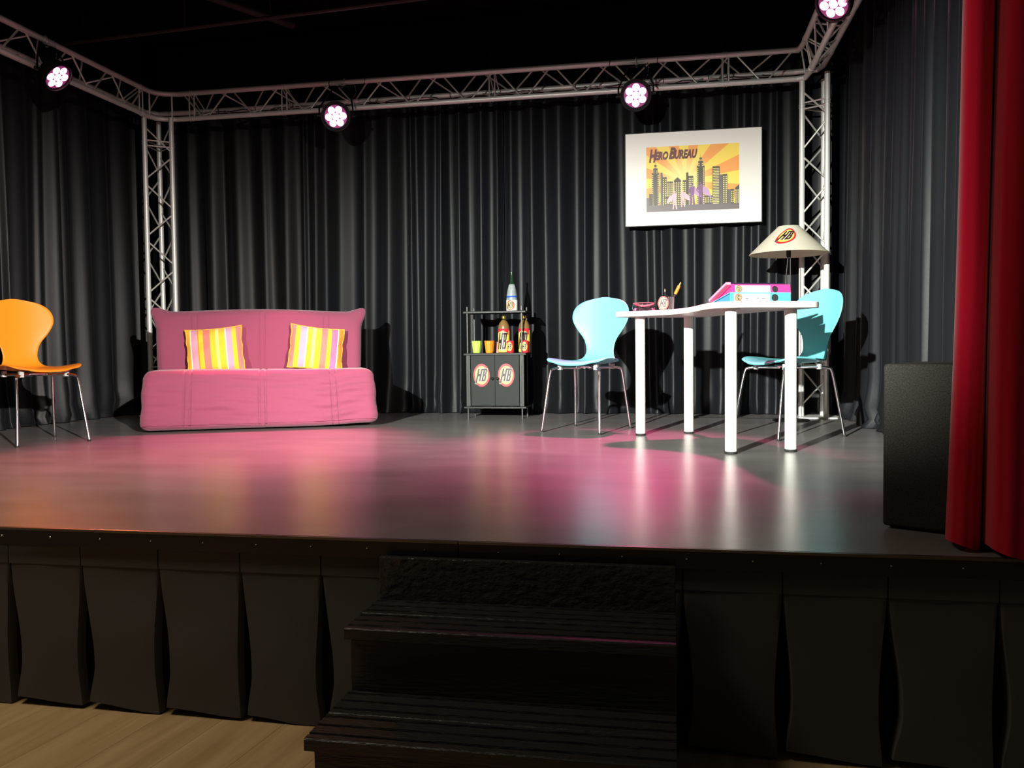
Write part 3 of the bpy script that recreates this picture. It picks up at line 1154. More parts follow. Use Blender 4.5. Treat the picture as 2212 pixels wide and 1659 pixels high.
def binder(loc, dirx, length, depth, thick, thin, m_out, m_in, label, lift=0.0, tilt=0.0, spine_logo=True, word=None, dot=True):
    """wedge-shaped ring binder lying flat: spine (thick) toward -Y local"""
    e = empty('ring_binder', loc, math.atan2(dirx.y, dirx.x))
    e.rotation_euler[0] = tilt
    tag(e, label, 'binder', 'ring binders on the white table')
    th = 0.0032
    # lower cover, spine, upper cover
    m = MB()
    m.box((0, 0.0, 0), (length, depth, th))
    m.obj('lower_cover', m_out, e, smooth=False)
    m = MB()
    m.box((0, -0.0032, 0), (length, 0.0, thick))
    sp = m.obj('spine', m_out, e, smooth=False)
    m = MB()
    vs = [(0, 0, thick - th), (length, 0, thick - th), (length, depth, thin), (0, depth, thin), (0, 0, thick), (length, 0, thick), (length, depth, thin + th), (0, depth, thin + th)]
    m.add(vs, [(0, 3, 2, 1), (4, 5, 6, 7), (0, 1, 5, 4), (1, 2, 6, 5), (2, 3, 7, 6), (3, 0, 4, 7)])
    m.obj('upper_cover', m_out, e, smooth=False)
    # paper block inside
    m = MB()
    a = 0.006
    vs = [(a, 0.02, th), (length - a, 0.02, th), (length - a, depth - 0.01, th), (a, depth - 0.01, th),
          (a, 0.02, thick - th - 0.006), (length - a, 0.02, thick - th - 0.006), (length - a, depth - 0.01, max(th + 0.001, thin - 0.001)), (a, depth - 0.01, max(th + 0.001, thin - 0.001))]
    m.add(vs, [(0, 3, 2, 1), (4, 5, 6, 7), (0, 1, 5, 4), (1, 2, 6, 5), (2, 3, 7, 6), (3, 0, 4, 7)])
    m.obj('paper_block', m_in, e, smooth=False)
    # label on the spine
    yy = -0.0036
    lx0, lx1 = length * 0.06, length * 0.655
    lz0, lz1 = thick * 0.20, thick * 0.88
    m = MB()
    m.add([(lx0, yy, lz0), (lx1, yy, lz0), (lx1, yy, lz1), (lx0, yy, lz1)], [(0, 1, 2, 3)], 0)
    lb = m.obj('spine_label', M_paper2, sp, smooth=False)
    m = MB()
    cx, cz = lx0 + (lz1 - lz0) * 0.62, (lz0 + lz1) / 2
    rr = (lz1 - lz0) * 0.50
    rx = rr * 1.0
    hb_badge(m, lambda u, v, l: Vector((cx - v * rx, yy - 0.0004 * (l + 1), cz + u * rr)))
    for i, ch in enumerate(word or ''):
        x = lx0 + (lx1 - lx0) * (0.325 + 0.150 * i)
        wd_ = (lz1 - lz0) * 0.40
        # characters stand rotated a quarter turn, as on the photographed label
        text_in(m, ch, -wd_ / 2, wd_ / 2, 0, (0.16 if ch == 'I' else 1) * 0.024,
                lambda a, b, x=x: Vector((x + 0.0165 - b * 0.7, yy - 0.0005, cz + a)), 4) if ch != 'I' else \
            m.add([(x, yy - 0.0005, cz - wd_ * 0.5), (x + 0.0165, yy - 0.0005, cz - wd_ * 0.5), (x + 0.0165, yy - 0.0005, cz - wd_ * 0.36), (x, yy - 0.0005, cz - wd_ * 0.36)], [(0, 1, 2, 3)], 4)
    if not word:
        # faint broken handwriting
        for x, z, a, l in ((0.42, 0.1, 1.2, 5), (0.45, -0.1, 0.4, 3), (0.52, 0.2, 0.7, 4), (0.58, 0.0, 1.5, 2), (0.64, -0.1, 0.2, 5), (0.70, 0.1, 2.2, 5), (0.75, 0.0, 0.5, 4)):
            c = Vector((lx0 + (lx1 - lx0) * x, yy - 0.0005, cz + z * (lz1 - lz0)))
            d = Vector((math.cos(a), 0, math.sin(a))) * l * 0.001
            n_ = Vector((-math.sin(a), 0, math.cos(a))) * 0.0007
            m.add([c - n_, c + d - n_, c + d + n_, c + n_], [(0, 1, 2, 3)], 4)
    m.obj('label_print', LOGO + [M_ink], sp, smooth=False)
    if dot:
        m = MB()
        dx, rz_ = length * 0.735, thick * 0.29
        m.lathe([(rz_ * 1.12, 0), (rz_ * 1.12, 0.001), (rz_ * 0.95, 0.0016)], 24, 1, T=Matrix.Translation((dx, yy + 0.0004, thick * 0.53)) @ Matrix.Rotation(PI / 2, 4, 'X'))
        m.lathe([(rz_, 0.0010), (rz_, 0.0020), (0, 0.0020)], 24, 0, T=Matrix.Translation((dx, yy + 0.0002, thick * 0.53)) @ Matrix.Rotation(PI / 2, 4, 'X'))
        m.obj('finger_hole', [M_rubber, M_chrome], sp)
    return e


DXB = Vector((0.93, 0.3676, 0))
binder((0.288, 4.470, ZT + 0.0005), DXB, 0.332, 0.275, 0.058, 0.006, M_blue, M_bluein,
       'sky blue ring binder with FIRE on its spine label, lowest on the table', word='FIRE')
ny = Vector((-DXB.y, DXB.x, 0))
p2 = Vector((0.318, 4.477, ZT)) + ny * 0.050
slope = -math.atan2(0.049, 0.275)
binder((p2.x, p2.y, ZT + 0.0512), DXB, 0.328, 0.240, 0.052, 0.006, M_pinkb, mat('pink inner', (0.55, 0.05, 0.2), 0.6),
       'pink ring binder with white spine label, lying on the blue one', tilt=slope, word='')
# dark plum folder on top with a pale pink edge
e = empty('thin_folder', (0.287, 4.556, ZT + 0.1035), math.atan2(DXB.y, DXB.x))
e.rotation_euler[0] = -math.atan2(0.085, 0.24)
tag(e, 'thin dark plum folder with a pink left edge, topmost of the stack', 'folder')
m = MB()
m.box((0.012, 0, 0), (0.315, 0.225, 0.011))
m.obj('cover', M_navy, e, smooth=False)
m = MB()
m.box((-0.014, -0.002, -0.001), (0.012, 0.226, 0.012))
m.obj('edge_strip', mat('pale pink edge', (0.85, 0.3, 0.42), 0.5), e, smooth=False)

# ------------------------------------------------------------------ pen cup, pencil, marker, bowl
pcx, pcy = -0.028, 5.215
e = empty('pen_cup', (pcx, pcy, ZT))
tag(e, 'black mesh pen cup with a round HB badge on the white table', 'pen cup')
m = MB()
m.lathe([(0.0, 0.0), (0.038, 0.0), (0.041, 0.085), (0.043, 0.088), (0.039, 0.088), (0.037, 0.003), (0.0, 0.003)], 28)
m.obj('cup', M_black, e)
m = MB()
for a in range(28):
    t = 2 * PI * a / 28
    m.tube([(0.0385 * math.cos(t), 0.0385 * math.sin(t), 0.004), (0.0415 * math.cos(t), 0.0415 * math.sin(t), 0.084)], 0.0009, 4)
mm = m.obj('mesh_wires', M_alu2, e)
mm['kind'] = 'stuff'
m = MB()
bc = Vector((-0.022, -0.0475, 0.046))
bx = Vector((0.97, -0.24, 0))
bn = Vector((-0.24, -0.97, 0))
m.lathe([(0.034, -0.002), (0.034, 0), (0, 0)], 24, 0, T=Matrix.Translation(bc + bn * 0.0) @ bn.to_track_quat('Z', 'Y').to_matrix().to_4x4())
hb_badge(m, lambda u, v, l: bc + bx * (u * 0.032) + Vector((0, 0, v * 0.043)) + bn * (0.0006 * (l + 1)))
m.obj('badge', LOGO, e, smooth=False)
m = MB()
m.tube([(pcx - 0.008, pcy + 0.002, ZT + 0.006), (pcx - 0.012, pcy - 0.006, ZT + 0.118)], 0.0042, 6)
m.tube([(pcx - 0.012, pcy - 0.006, ZT + 0.118), (pcx - 0.0128, pcy - 0.0072, ZT + 0.134)], [0.0042, 0.0008], 6, 1)
tag(m.obj('pencil', [M_rubber, M_wood]), 'dark pencil with a pale sharpened tip standing upright in the pen cup', 'pencil')
m = MB()
a, b = Vector((pcx + 0.005, pcy, ZT + 0.012)), Vector((pcx + 0.075, pcy - 0.01, ZT + 0.158))
d = (b - a).normalized()
m.tube([a, a + d * 0.10], 0.006, 10, 1)
m.tube([a + d * 0.10, a + d * 0.152], 0.0095, 12, 0)
m.tube([a + d * 0.152, b + d * 0.012], [0.0075, 0.005], 10, 2)
tag(m.obj('marker_pen', [M_orcup, M_rubber, M_gold]), 'thick orange marker leaning to the right out of the pen cup', 'marker')
e = empty('glass_bowl', (-0.165, 5.235, ZT))
tag(e, 'low clear glass bowl with a pink rim at the left end of the table', 'bowl')
m = MB()
m.lathe([(0, 0.0), (0.058, 0.0), (0.070, 0.02), (0.066, 0.050), (0.063, 0.050), (0.067, 0.02), (0.056, 0.003), (0, 0.003)], 32)
m.obj('bowl', M_glass, e)
m = MB()
m.tube([(0.0645 * math.cos(t), 0.0645 * math.sin(t), 0.051) for t in [2 * PI * i / 32 for i in range(32)]], 0.0022, 6, closed=True)
m.obj('rim', mat('pink rim', (0.75, 0.15, 0.2), 0.4), e)

# ------------------------------------------------------------------ floor lamp
lx, ly = 0.806, 6.30
e = empty('floor_lamp', (lx + 0.02, ly, S))
tag(e, 'floor lamp with a wide cream cone shade and HB badge behind the table', 'lamp')
m = MB()
m.lathe([(0.0, 0), (0.125, 0), (0.128, 0.006), (0.12, 0.012), (0.02, 0.018), (0.015, 0.03), (0, 0.03)], 40)
m.obj('base', M_black, e)
for dx in (-0.028, 0.012):
    m = MB()
    m.tube([(dx * 0.9 - 0.01, 0, 0.02), (dx - 0.02, 0, 0.9), (dx * 0.35 - 0.012, 0, 1.17)], 0.0032, 8)
    m.obj('stem_rod', mat('dark metal rod', (0.1, 0.1, 0.1), 0.3, metal=0.8) if dx < 0 else bpy.data.materials['dark metal rod'], e)
m = MB()
m.lathe([(0, 1.15), (0.013, 1.15), (0.016, 1.17), (0.016, 1.205), (0.024, 1.21), (0.024, 1.222), (0, 1.222)], 16, T=Matrix.Translation((-0.02, 0, 0)))
m.obj('socket', M_black, e)
zb_, zt_ = 1.065 + 0.652 - S, 1.065 + 0.846 - S
rb_, rt_ = 0.268, 0.072
T = Matrix.Translation((-0.02, 0, 0))
m = MB()
vs_ = []
for r_, z_ in ((rb_, zb_), (rb_ + 0.001, zb_ + 0.002), (rt_, zt_)):
    vs_ += [T @ Vector((r_ * math.cos(2 * PI * a / 64), r_ * math.sin(2 * PI * a / 64), z_)) for a in range(64)]
m.add(vs_, [(k * 64 + a, k * 64 + (a + 1) % 64, (k + 1) * 64 + (a + 1) % 64, (k + 1) * 64 + a) for k in range(2) for a in range(64)])
sh = m.obj('shade', M_shade, e, angle=60)
m = MB()
for a in (0.3, 2.4, 4.5):
    m.tube([(-0.02, 0, zb_ + 0.05), (-0.02 + (rb_ - 0.05) * math.cos(a), (rb_ - 0.05) * math.sin(a), zb_ + 0.035)], 0.0016, 5)
m.tube([(-0.02, 0, zb_ + 0.02), (-0.02, 0, zb_ + 0.055)], 0.006, 6)
m.obj('shade_ring', M_black, e)
m = MB()
thc = math.atan2(-0.97, -0.20)
hmid = 0.57


def lampmap(u, v, l):
    h = hmid + v * 0.30
    r = rb_ + (rt_ - rb_) * h + 0.0034 + 0.0008 * l
    a = thc + (u + 0.38 * v) * 0.060 / (rb_ + (rt_ - rb_) * hmid)
    return Vector((-0.02 + r * math.cos(a), r * math.sin(a), zb_ + (zt_ - zb_) * h + 0.0004 * l))


hb_badge(m, lampmap)
m.obj('badge', LOGO, sh, smooth=False)

# ------------------------------------------------------------------ framed print
e = empty('framed_print', W(0.16, 6.79, 0.957))
tag(e, 'large white-mounted print of a city skyline titled HERO BUREAU on the back curtain', 'picture')
fx0, fx1, fz1 = -0.511, 0.511, 0.710
m = MB()
for a, b in (((fx0 - 0.004, 0, -0.006), (fx1 + 0.004, 0.022, 0.0)), ((fx0 - 0.004, 0, fz1), (fx1 + 0.004, 0.022, fz1 + 0.006)),
             ((fx0 - 0.006, 0, -0.006), (fx0, 0.022, fz1 + 0.006)), ((fx1, 0, -0.006), (fx1 + 0.006, 0.022, fz1 + 0.006))):
    m.box(a, b)
m.obj('frame', M_black, e, smooth=False)
m = MB()
m.box((fx0, 0.002, 0), (fx1, 0.018, fz1))
m.obj('mount', M_paper, e, smooth=False)
m = MB()
for x in (-0.3, 0.3):
    m.tube([(x, 0.02, fz1), (x, 0.03, fz1 + 0.3), (x, 0.035, TOP - EYE - 0.957)], 0.0012, 4)
m.obj('hanging_wire', M_rubber, e)
PW, PH = 0.699, 0.498
px0, pz0 = -0.352, 0.103


PC = [1]


def pmap(x, y, l=0):
    return Vector((px0 + x * PW, 0.0015 - 8e-6 * PC[0], pz0 + y * PH))


def clip(poly):
    def cut(P, f, g):
        o = []
        for i in range(len(P)):
            a, b = P[i - 1], P[i]
            fa, fb = f(a), f(b)
            if fb >= 0:
                if fa < 0:
                    o.append(g(a, b, fa, fb))
                o.append(b)
            elif fa >= 0:
                o.append(g(a, b, fa, fb))
        return o
    g = lambda a, b, fa, fb: (a[0] + (b[0] - a[0]) * fa / (fa - fb), a[1] + (b[1] - a[1]) * fa / (fa - fb))
    for f in (lambda p: p[0], lambda p: 1 - p[0], lambda p: p[1], lambda p: 1 - p[1]):
        if poly:
            poly = cut(poly, f, g)
    return poly


MP = [M_skyye, M_skyor, M_skypa, M_bld, M_win, M_ttl, M_pur, M_pur2, M_pk2, M_bld2]
m = MB()


def ppoly(poly, mi, l):
    q = clip(poly)
    PC[0] += 1
    if len(q) >= 3:
        m.add([pmap(x, y, l) for x, y in q], [tuple(range(len(q)))], mi)


ppoly([(0, 0), (1, 0), (1, 1), (0, 1)], 0, 0)
cx, cy = 0.42, 0.46
for k in range(12):
    a0 = 2 * PI * k / 12 + 0.16
    a1 = a0 + PI / 12
    ppoly([(cx, cy), (cx + 2 * math.cos(a0), cy + 2.8 * math.sin(a0)), (cx + 2 * math.cos(a1), cy + 2.8 * math.sin(a1))], 1, 1)


def bld(x0, x1, y1, kind=0, y0=0.10, mi=3):
    ppoly([(x0, 0.0), (x1, 0.0), (x1, y1), (x0, y1)], mi, 3)
    if kind == 1:
        n = max(2, int((x1 - x0) / 0.017))
        w = (x1 - x0) / n
        y = y1 - 0.03
        while y > y0:
            for i in range(n):
                ppoly([(x0 + (i + 0.25) * w, y - 0.018), (x0 + (i + 0.75) * w, y - 0.018), (x0 + (i + 0.75) * w, y), (x0 + (i + 0.25) * w, y)], 4, 4)
            y -= 0.030
    elif kind == 2:
        y = y1 - 0.03
        while y > y0:
            ppoly([(x0 + 0.006, y - 0.010), (x1 - 0.006, y - 0.010), (x1 - 0.006, y), (x0 + 0.006, y)], 4, 4)
            y -= 0.024


def spire(xc, base_y, top_y, w):
    bld(xc - w, xc + w, base_y, 1)
    bld(xc - w * 0.62, xc + w * 0.62, base_y + (top_y - base_y) * 0.35, 1, base_y)
    bld(xc - w * 0.32, xc + w * 0.32, base_y + (top_y - base_y) * 0.62, 1, base_y + (top_y - base_y) * 0.35)
    ppoly([(xc - 0.004, base_y), (xc + 0.004, base_y), (xc, top_y)], 3, 3)


spire(0.10, 0.60, 0.80, 0.040)
spire(0.59, 0.68, 0.88, 0.042)
bld(0.155, 0.178, 0.60, 0, mi=9)
bld(0.178, 0.222, 0.53, 1)
bld(0.225, 0.29, 0.46, 1)
bld(0.30, 0.378, 0.47, 1)
ppoly([(0.30, 0.47), (0.378, 0.47), (0.34, 0.52)], 3, 3)
bld(0.395, 0.433, 0.47, 1)
bld(0.433, 0.458, 0.585, 0)
bld(0.458, 0.51, 0.53, 1)
bld(0.715, 0.792, 0.66, 2)
bld(0.785, 0.825, 0.53, 0, mi=9)
bld(0.825, 0.873, 0.535, 1)
bld(0.873, 0.912, 0.30, 0, mi=9)
bld(0.912, 0.945, 0.305, 1)
bld(0.955, 1.0, 0.32, 1)
ppoly([(0.955, 0.32), (1.0, 0.37), (1.0, 0.32)], 3, 3)
bld(0.0, 0.03, 0.22, 0, mi=9)
bld(0.03, 0.07, 0.28, 0)
bld(0.63, 0.72, 0.22, 1)
bld(0.20, 0.27, 0.22, 1)
ppoly([(0, 0), (1, 0), (1, 0.085), (0, 0.10)], 9, 5)
# anonymous caped silhouettes


def figure(x, y, h, mb_, cape, side):
    ppoly([(x - 0.05 * h * side, y + 0.80 * h), (x + 0.02 * h * side, y + 0.82 * h), (x + 0.22 * h * side, y + 0.62 * h), (x + 0.30 * h * side, y + 0.30 * h), (x + 0.1 * h * side, y + 0.42 * h)], cape, 6)
    ppoly([(x - 0.07 * h, y + 0.80 * h), (x + 0.07 * h, y + 0.80 * h), (x + 0.05 * h, y + 0.42 * h), (x - 0.05 * h, y + 0.42 * h)], mb_, 7)
    ppoly([(x - 0.05 * h, y + 0.45 * h), (x, y + 0.45 * h), (x - 0.04 * h, y), (x - 0.08 * h, y)], mb_, 7)
    ppoly([(x, y + 0.45 * h), (x + 0.05 * h, y + 0.45 * h), (x + 0.08 * h, y), (x + 0.04 * h, y)], mb_, 7)
    ppoly([(x + 0.030 * h * math.cos(t), y + 0.88 * h + 0.05 * h * math.sin(t)) for t in [2 * PI * i / 10 for i in range(10)]], mb_, 7)
    ppoly([(x - 0.07 * h, y + 0.79 * h), (x - 0.13 * h, y + 0.6 * h), (x - 0.06 * h, y + 0.48 * h), (x - 0.05 * h, y + 0.52 * h), (x - 0.10 * h, y + 0.6 * h), (x - 0.05 * h, y + 0.72 * h)], mb_, 7)


figure(0.31, 0.03, 0.30, 8, 8, -1)
figure(0.40, 0.06, 0.28, 8, 8, 1)
figure(0.50, 0.08, 0.36, 6, 7, 1)
figure(0.59, 0.08, 0.38, 6, 7, 1)
# title
PC[0] += 20
for s_, xa, xb, ya, yb in (('H', 0.030, 0.115, 0.76, 0.965), ('ERO', 0.092, 0.240, 0.795, 0.925), ('B', 0.246, 0.322, 0.80, 0.98), ('UREAU', 0.308, 0.555, 0.80, 0.940)):
    PC[0] += 5
    text_in(m, s_, xa, xb, ya, yb, lambda a, b: pmap(a, b, 8), 5, shear=0.28, offset=0.05)
m.obj('city_print', MP, e, smooth=False)

# ------------------------------------------------------------------ black shelf cabinet
CX, CY = -1.330, 6.54
e = empty('shelf_cabinet', (CX, CY, S))
tag(e, 'small black cabinet with two HB badge doors and open shelf on thin posts', 'cabinet')
hw, hd = 0.243, 0.14
Z = lambda zr: zr + 0.52
for nm, z in (('top_shelf', Z(0.300)), ('middle_shelf', Z(-0.020)), ('bottom_shelf', Z(-0.428))):
    m = MB()
    m.box((-hw, -hd, z - 0.014), (hw, hd, z))
    o = m.obj(nm, M_black, e, smooth=False)
    b_ = o.modifiers.new('b', 'BEVEL')
    b_.width = 0.003
    m = MB()
    m.box((-hw, -hd - 0.001, z - 0.0145), (hw, -hd + 0.001, z - 0.0115))
    m.obj('edge_line', M_cab2, o, smooth=False)
for x in (-0.215, 0.208):
    for y in (-0.118, 0.118):
        m = MB()
        m.tube([(x, y, 0), (x, y, Z(0.335))], 0.0065, 10)
        m.obj('post', mat('grey rod', (0.09, 0.09, 0.085), 0.35, metal=0.4) if 'grey rod' not in bpy.data.materials else bpy.data.materials['grey rod'], e)
zb_, zt_ = Z(-0.428), Z(-0.034)
m = MB()
m.box((-0.205, -0.095, zb_), (0.198, 0.128, zt_))
m.obj('carcass', M_black, e, smooth=False)
for x0, x1 in ((-0.226, -0.196), (0.192, 0.222)):
    m = MB()
    m.box((x0, -0.121, zb_ + 0.0005), (x1, -0.098, zt_ - 0.0005))
    m.obj('side_strip', M_cab2, e, smooth=False)
for k, (x0, x1) in enumerate(((-0.190, -0.0035), (-0.0005, 0.186))):
    m = MB()
    m.box((x0, -0.120, zb_ + 0.004), (x1, -0.100, zt_ - 0.003))
    d_ = m.obj('door', M_cab, e, smooth=False)
    kx = -0.022 if k == 0 else 0.019
    m = MB()
    T = Matrix.Translation((kx, -0.120, Z(-0.214))) @ Matrix.Rotation(PI / 2, 4, 'X')
    m.lathe([(0.006, 0), (0.006, 0.008), (0.012, 0.012), (0.012, 0.018), (0.008, 0.022), (0, 0.023)], 16, T=T)
    m.obj('knob', mat('black knob', (0.02, 0.02, 0.02), 0.15) if k == 0 else bpy.data.materials['black knob'], d_)
    m = MB()
    lcx = -0.107 if k == 0 else 0.085
    hb_badge(m, lambda u, v, l, lcx=lcx: Vector((lcx + u * 0.064, -0.1206 - 0.0005 * l, Z(-0.190) + v * 0.088)))
    m.obj('badge', LOGO, d_, smooth=False)


def on_cyl(x, y, z, r, az=-1.72):
    """returns map for print wrapped on a cylinder, az = facing angle"""
    def mp_(sx, sz):
        def f_(u, v, l):
            a = az + u * sx / r
            rr = r + 0.0006 * (l + 1)
            return Vector((x + rr * math.cos(a), y + rr * math.sin(a), z + v * sz))
        return f_
    return mp_


def cup(px, py, col, label, h=0.092, r=0.040):
    e = empty('tumbler', (px, py, S + Z(-0.020)))
    tag(e, label, 'cup', 'tumblers on the cabinet shelf')
    m = MB()
    n = 10
    prof = [(0.0, 0.0), (0.027, 0.0), (0.029, 0.003), (r - 0.004, h * 0.62), (r, h), (r - 0.003, h), (r - 0.007, h * 0.62), (0.025, 0.005), (0, 0.005)]
    m.lathe(prof, n)
    m.obj('cup_wall', col, e, angle=20)
    m = MB()
    m.tube([((r - 0.001) * math.cos(t), (r - 0.001) * math.sin(t), h) for t in [2 * PI * i / 24 for i in range(24)]], 0.0022, 6, closed=True)
    m.obj('rim', col, e)
    return e


ysh = CY - 0.085
cup(-1.480, ysh, M_green, 'lime green plastic tumbler, leftmost on the cabinet shelf')
cup(-1.380, ysh, M_orcup, 'orange plastic tumbler between the green one and the bottles')
m = MB()
m.lathe([(0, 0), (0.024, 0), (0.028, 0.085), (0.026, 0.085), (0.022, 0.004), (0, 0.004)], 20, T=Matrix.Translation((-1.333, CY + 0.01, S + Z(-0.020))))
tag(m.obj('drinking_glass', M_pinkish), 'small rosy drinking glass half hidden behind the orange tumbler', 'glass')


def soda(px, py, label):
    e = empty('soda_bottle', (px, py, S + Z(-0.020)))
    tag(e, label, 'bottle', 'amber bottles on the cabinet shelf')
    r = 0.044
    m = MB()
    m.lathe([(0, 0), (0.040, 0.0), (r, 0.006), (r, 0.190), (r * 0.93, 0.212), (r * 0.72, 0.234), (0.016, 0.252), (0.013, 0.262), (0.013, 0.272), (0, 0.272)], 32,
            mis=[0, 0, 0, 0, 0, 0, 1, 1, 1])
    bt = m.obj('bottle', [M_amber, M_gglass], e)
    m = MB()
    m.lathe([(0.0145, 0.262), (0.016, 0.264), (0.016, 0.282), (0.013, 0.286), (0, 0.287)], 20)
    m.obj('cap', M_gold, e)
    m = MB()
    m.lathe([(r + 0.0005, 0.006), (r + 0.0008, 0.010), (r + 0.0008, 0.172), (r + 0.0006, 0.185)], 32, 1, mis=[1, 1, 0])
    # red arch top with yellow field
    mp_ = on_cyl(0, 0, 0.088, r + 0.0004)
    f1 = mp_(0.052, 0.080)
    quad_strip(m, [(-1.0, 0.62), (1.0, 0.62), (1.0, 1.1), (-1.0, 1.1)], f1, 1, 0, 12)

    def arch(a, b):
        t = PI * a
        return f1(math.cos(t) * 0.85 * (1), 0.60 + 0.38 * math.sin(t) * b, 2)
    m.grid(arch, 16, 4, 1, flip=True)
    hb_letters(m, mp_(0.050, 0.108), 3, 0.95, 1.0, tail=False)
    m.obj('label_wrap', LOGO, bt, angle=180)
    return e


soda(-1.278, CY - 0.02, 'amber bottle with HB label, left of the two on the shelf')
soda(-1.118, CY - 0.02, 'amber bottle with HB label, right of the two on the shelf')


def can(px, py, label):
    e = empty('small_can', (px, py, S + Z(-0.020)))
    tag(e, label, 'can', 'small red cans on the cabinet shelf')
    r = 0.027
    m = MB()
    m.lathe([(0, 0), (0.024, 0.0), (r, 0.004), (r, 0.086), (0.024, 0.092), (0.023, 0.090), (0, 0.089)], 28)
    b_ = m.obj('can_body', M_lred, e)
    m = MB()
    mp_ = on_cyl(0, 0, 0.047, r + 0.0003, -1.70)
    f1 = mp_(0.0235, 0.034)
    m.grid(lambda a, b: f1(b * math.cos(2 * PI * a), b * math.sin(2 * PI * a), 0), 24, 4, 1)
    hb_letters(m, mp_(0.0225, 0.036), 1, 0.95, 0.95, tail=False)
    m.obj('badge', LOGO, b_, angle=180)
    return e


can(-1.213, CY - 0.100, 'small red can with HB badge, between the two amber bottles')
can(-1.098, CY - 0.100, 'small red can with HB badge, in front of the right amber bottle')

# glass bottle on top
e = empty('glass_bottle', (-1.210, CY - 0.03, S + Z(0.300)))
tag(e, 'tall green-necked glass bottle with blue band and HB label atop the cabinet', 'bottle')
m = MB()
m.lathe([(0, 0), (0.040, 0.0), (0.043, 0.005), (0.043, 0.085), (0.041, 0.118), (0.034, 0.160), (0.023, 0.205), (0.014, 0.225), (0.0115, 0.245), (0.0105, 0.288), (0.0125, 0.290), (0.0125, 0.300), (0.010, 0.302), (0, 0.302)], 32,
        mis=[0] * 6 + [1] * 7)
bt = m.obj('bottle', [M_frost, M_gglass], e)
m = MB()
m.lathe([(0.0435, 0.004), (0.0438, 0.006), (0.0438, 0.083), (0.0432, 0.085)], 32, 3)
hb_badge(m, on_cyl(0, 0, 0.044, 0.0442)(0.033, 0.038))
m.obj('label_wrap', LOGO, bt, angle=180)
m = MB()
m.lathe([(0.0425, 0.094), (0.0422, 0.096), (0.0413, 0.117), (0.0405, 0.118)], 32)
m.obj('blue_band', M_bband, bt)

# ------------------------------------------------------------------ sofa
SA = math.radians(25)
e = empty('sofa_bed', (-2.735, 5.40, S), SA)
tag(e, 'raspberry pink quilted sofa bed standing before the left part of the back curtain', 'sofa')
seams_x = [-0.492, -0.452, -0.018, 0.022, 0.455, 0.495]


def seam_d(x):
    d = 0
    for s_ in seams_x:
        d += math.exp(-((x - s_) / 0.006) ** 2)
    return min(1, d)


SW, SD, SH = 1.50, 0.78, 0.405


def seat_def(p):
    x, y, z = p.x, p.y, p.z + SH / 2
    t = z / SH
    fl_ = 0.03 * (1 - t)
    top = smooth(0.6, 1.0, t)
    x *= 1 + 0.035 * (1 - t) - 0.0 * top
    front = smooth(-SD / 2 + 0.15, -SD / 2, y)
    y -= front * 0.035 * (1 - t)
    # pinched stitched seams
    q = seam_d(p.x) * (1 if front > 0.2 or t > 0.9 else 0)
    y += front * 0.011 * q * (1 - top)
    z -= top * 0.008 * q
    # wrinkles and padded bulge between seams
    wv = noise.noise(Vector((x * 2.2, z * 11, 3.1))) * 0.013 + noise.noise(Vector((x * 5 + z * 6, z * 30, 7.7))) * 0.008
    wv += 0.012 * math.sin(z * 75 + 2.5 * math.sin(x * 5)) * max(0, noise.noise(Vector((x * 3, z * 2, 9))))
    y -= front * (wv + 0.006 * math.sin(PI * min(1, t * 1.1)))
    near = max(math.exp(-abs(x - s_) / 0.10) for s_ in seams_x)
    wv += 0.0045 * near * math.sin(z * 95 + abs(x) * 22 + 3 * noise.noise(Vector((x * 4, z * 6, 2))))
    side = smooth(SW / 2 - 0.06, SW / 2, abs(p.x))
    x += math.copysign(side * (0.012 * noise.noise(Vector((y * 5, z * 9, 2))) + 0.006), x)
    # hem fold
    if z < 0.045:
        y -= front * 0.006 * smooth(0.036, 0.03, z)
    if z > 0.3:
        z += 0.006 * noise.noise(Vector((x * 2, y * 3, 1))) + (0.012 * noise.noise(Vector((x * 1.2, 5, 1))))
    lift = 0.012 * smooth(0.3, 0.75, x) * (1 - t)
    return Vector((x, y + SD / 2, max(0.006, z + 0.010 * (1 - t) + lift)))


m = MB()
m.rbox((SW, SD, SH), 0.055, (320, 18, 56), seat_def)
m.obj('seat_cover', M_pink, e, angle=180)
BH, BT, BW = 0.47, 0.17, 1.47


def back_def(p):
    x, y, z = p.x, p.y, p.z + BH / 2
    t = z / BH
    q = seam_d(p.x)
    fr = smooth(BT / 2 - 0.06, -BT / 2, y)
    x *= 0.97 + 0.03 * t
    y += fr * (0.007 * q - 0.006 * noise.noise(Vector((x * 1.7, z * 3, 4))) - 0.003 * noise.noise(Vector((x * 9, z * 9, 4))) * (1 - t) * 2)
    # belly of the cushion
    y -= fr * 0.02 * math.sin(PI * t)
    # top sag between corner ears
    z += 0.010 * math.cos(x * 4.2) * t
    ear = smooth(BW / 2 - 0.12, BW / 2, abs(p.x)) * smooth(BH - 0.14, BH, z)
    x += math.copysign(1, x) * (0.055 * ear)
    z += 0.045 * ear
    yc = 0.0
    y = yc + (y - yc) * (1 - 0.75 * ear)
    # tilt
    y2 = y + 0.16 * t * BH / 0.47 * 0.9
    return Vector((x - 0.012, y2 + 0.50, z + 0.365))


m = MB()
m.rbox((BW, BT, BH), 0.06, (320, 6, 44), back_def)
m.obj('back_cushion', M_pink, e, angle=180)
# rear drop of the cover behind the back
m = MB()
m.rbox((1.40, 0.14, 0.70), 0.04, (20, 4, 14), lambda p: Vector((p.x, p.y + 0.80 - 0.03 * 0, p.z + 0.36)))
m.obj('rear_cover', M_pink, e, angle=180)
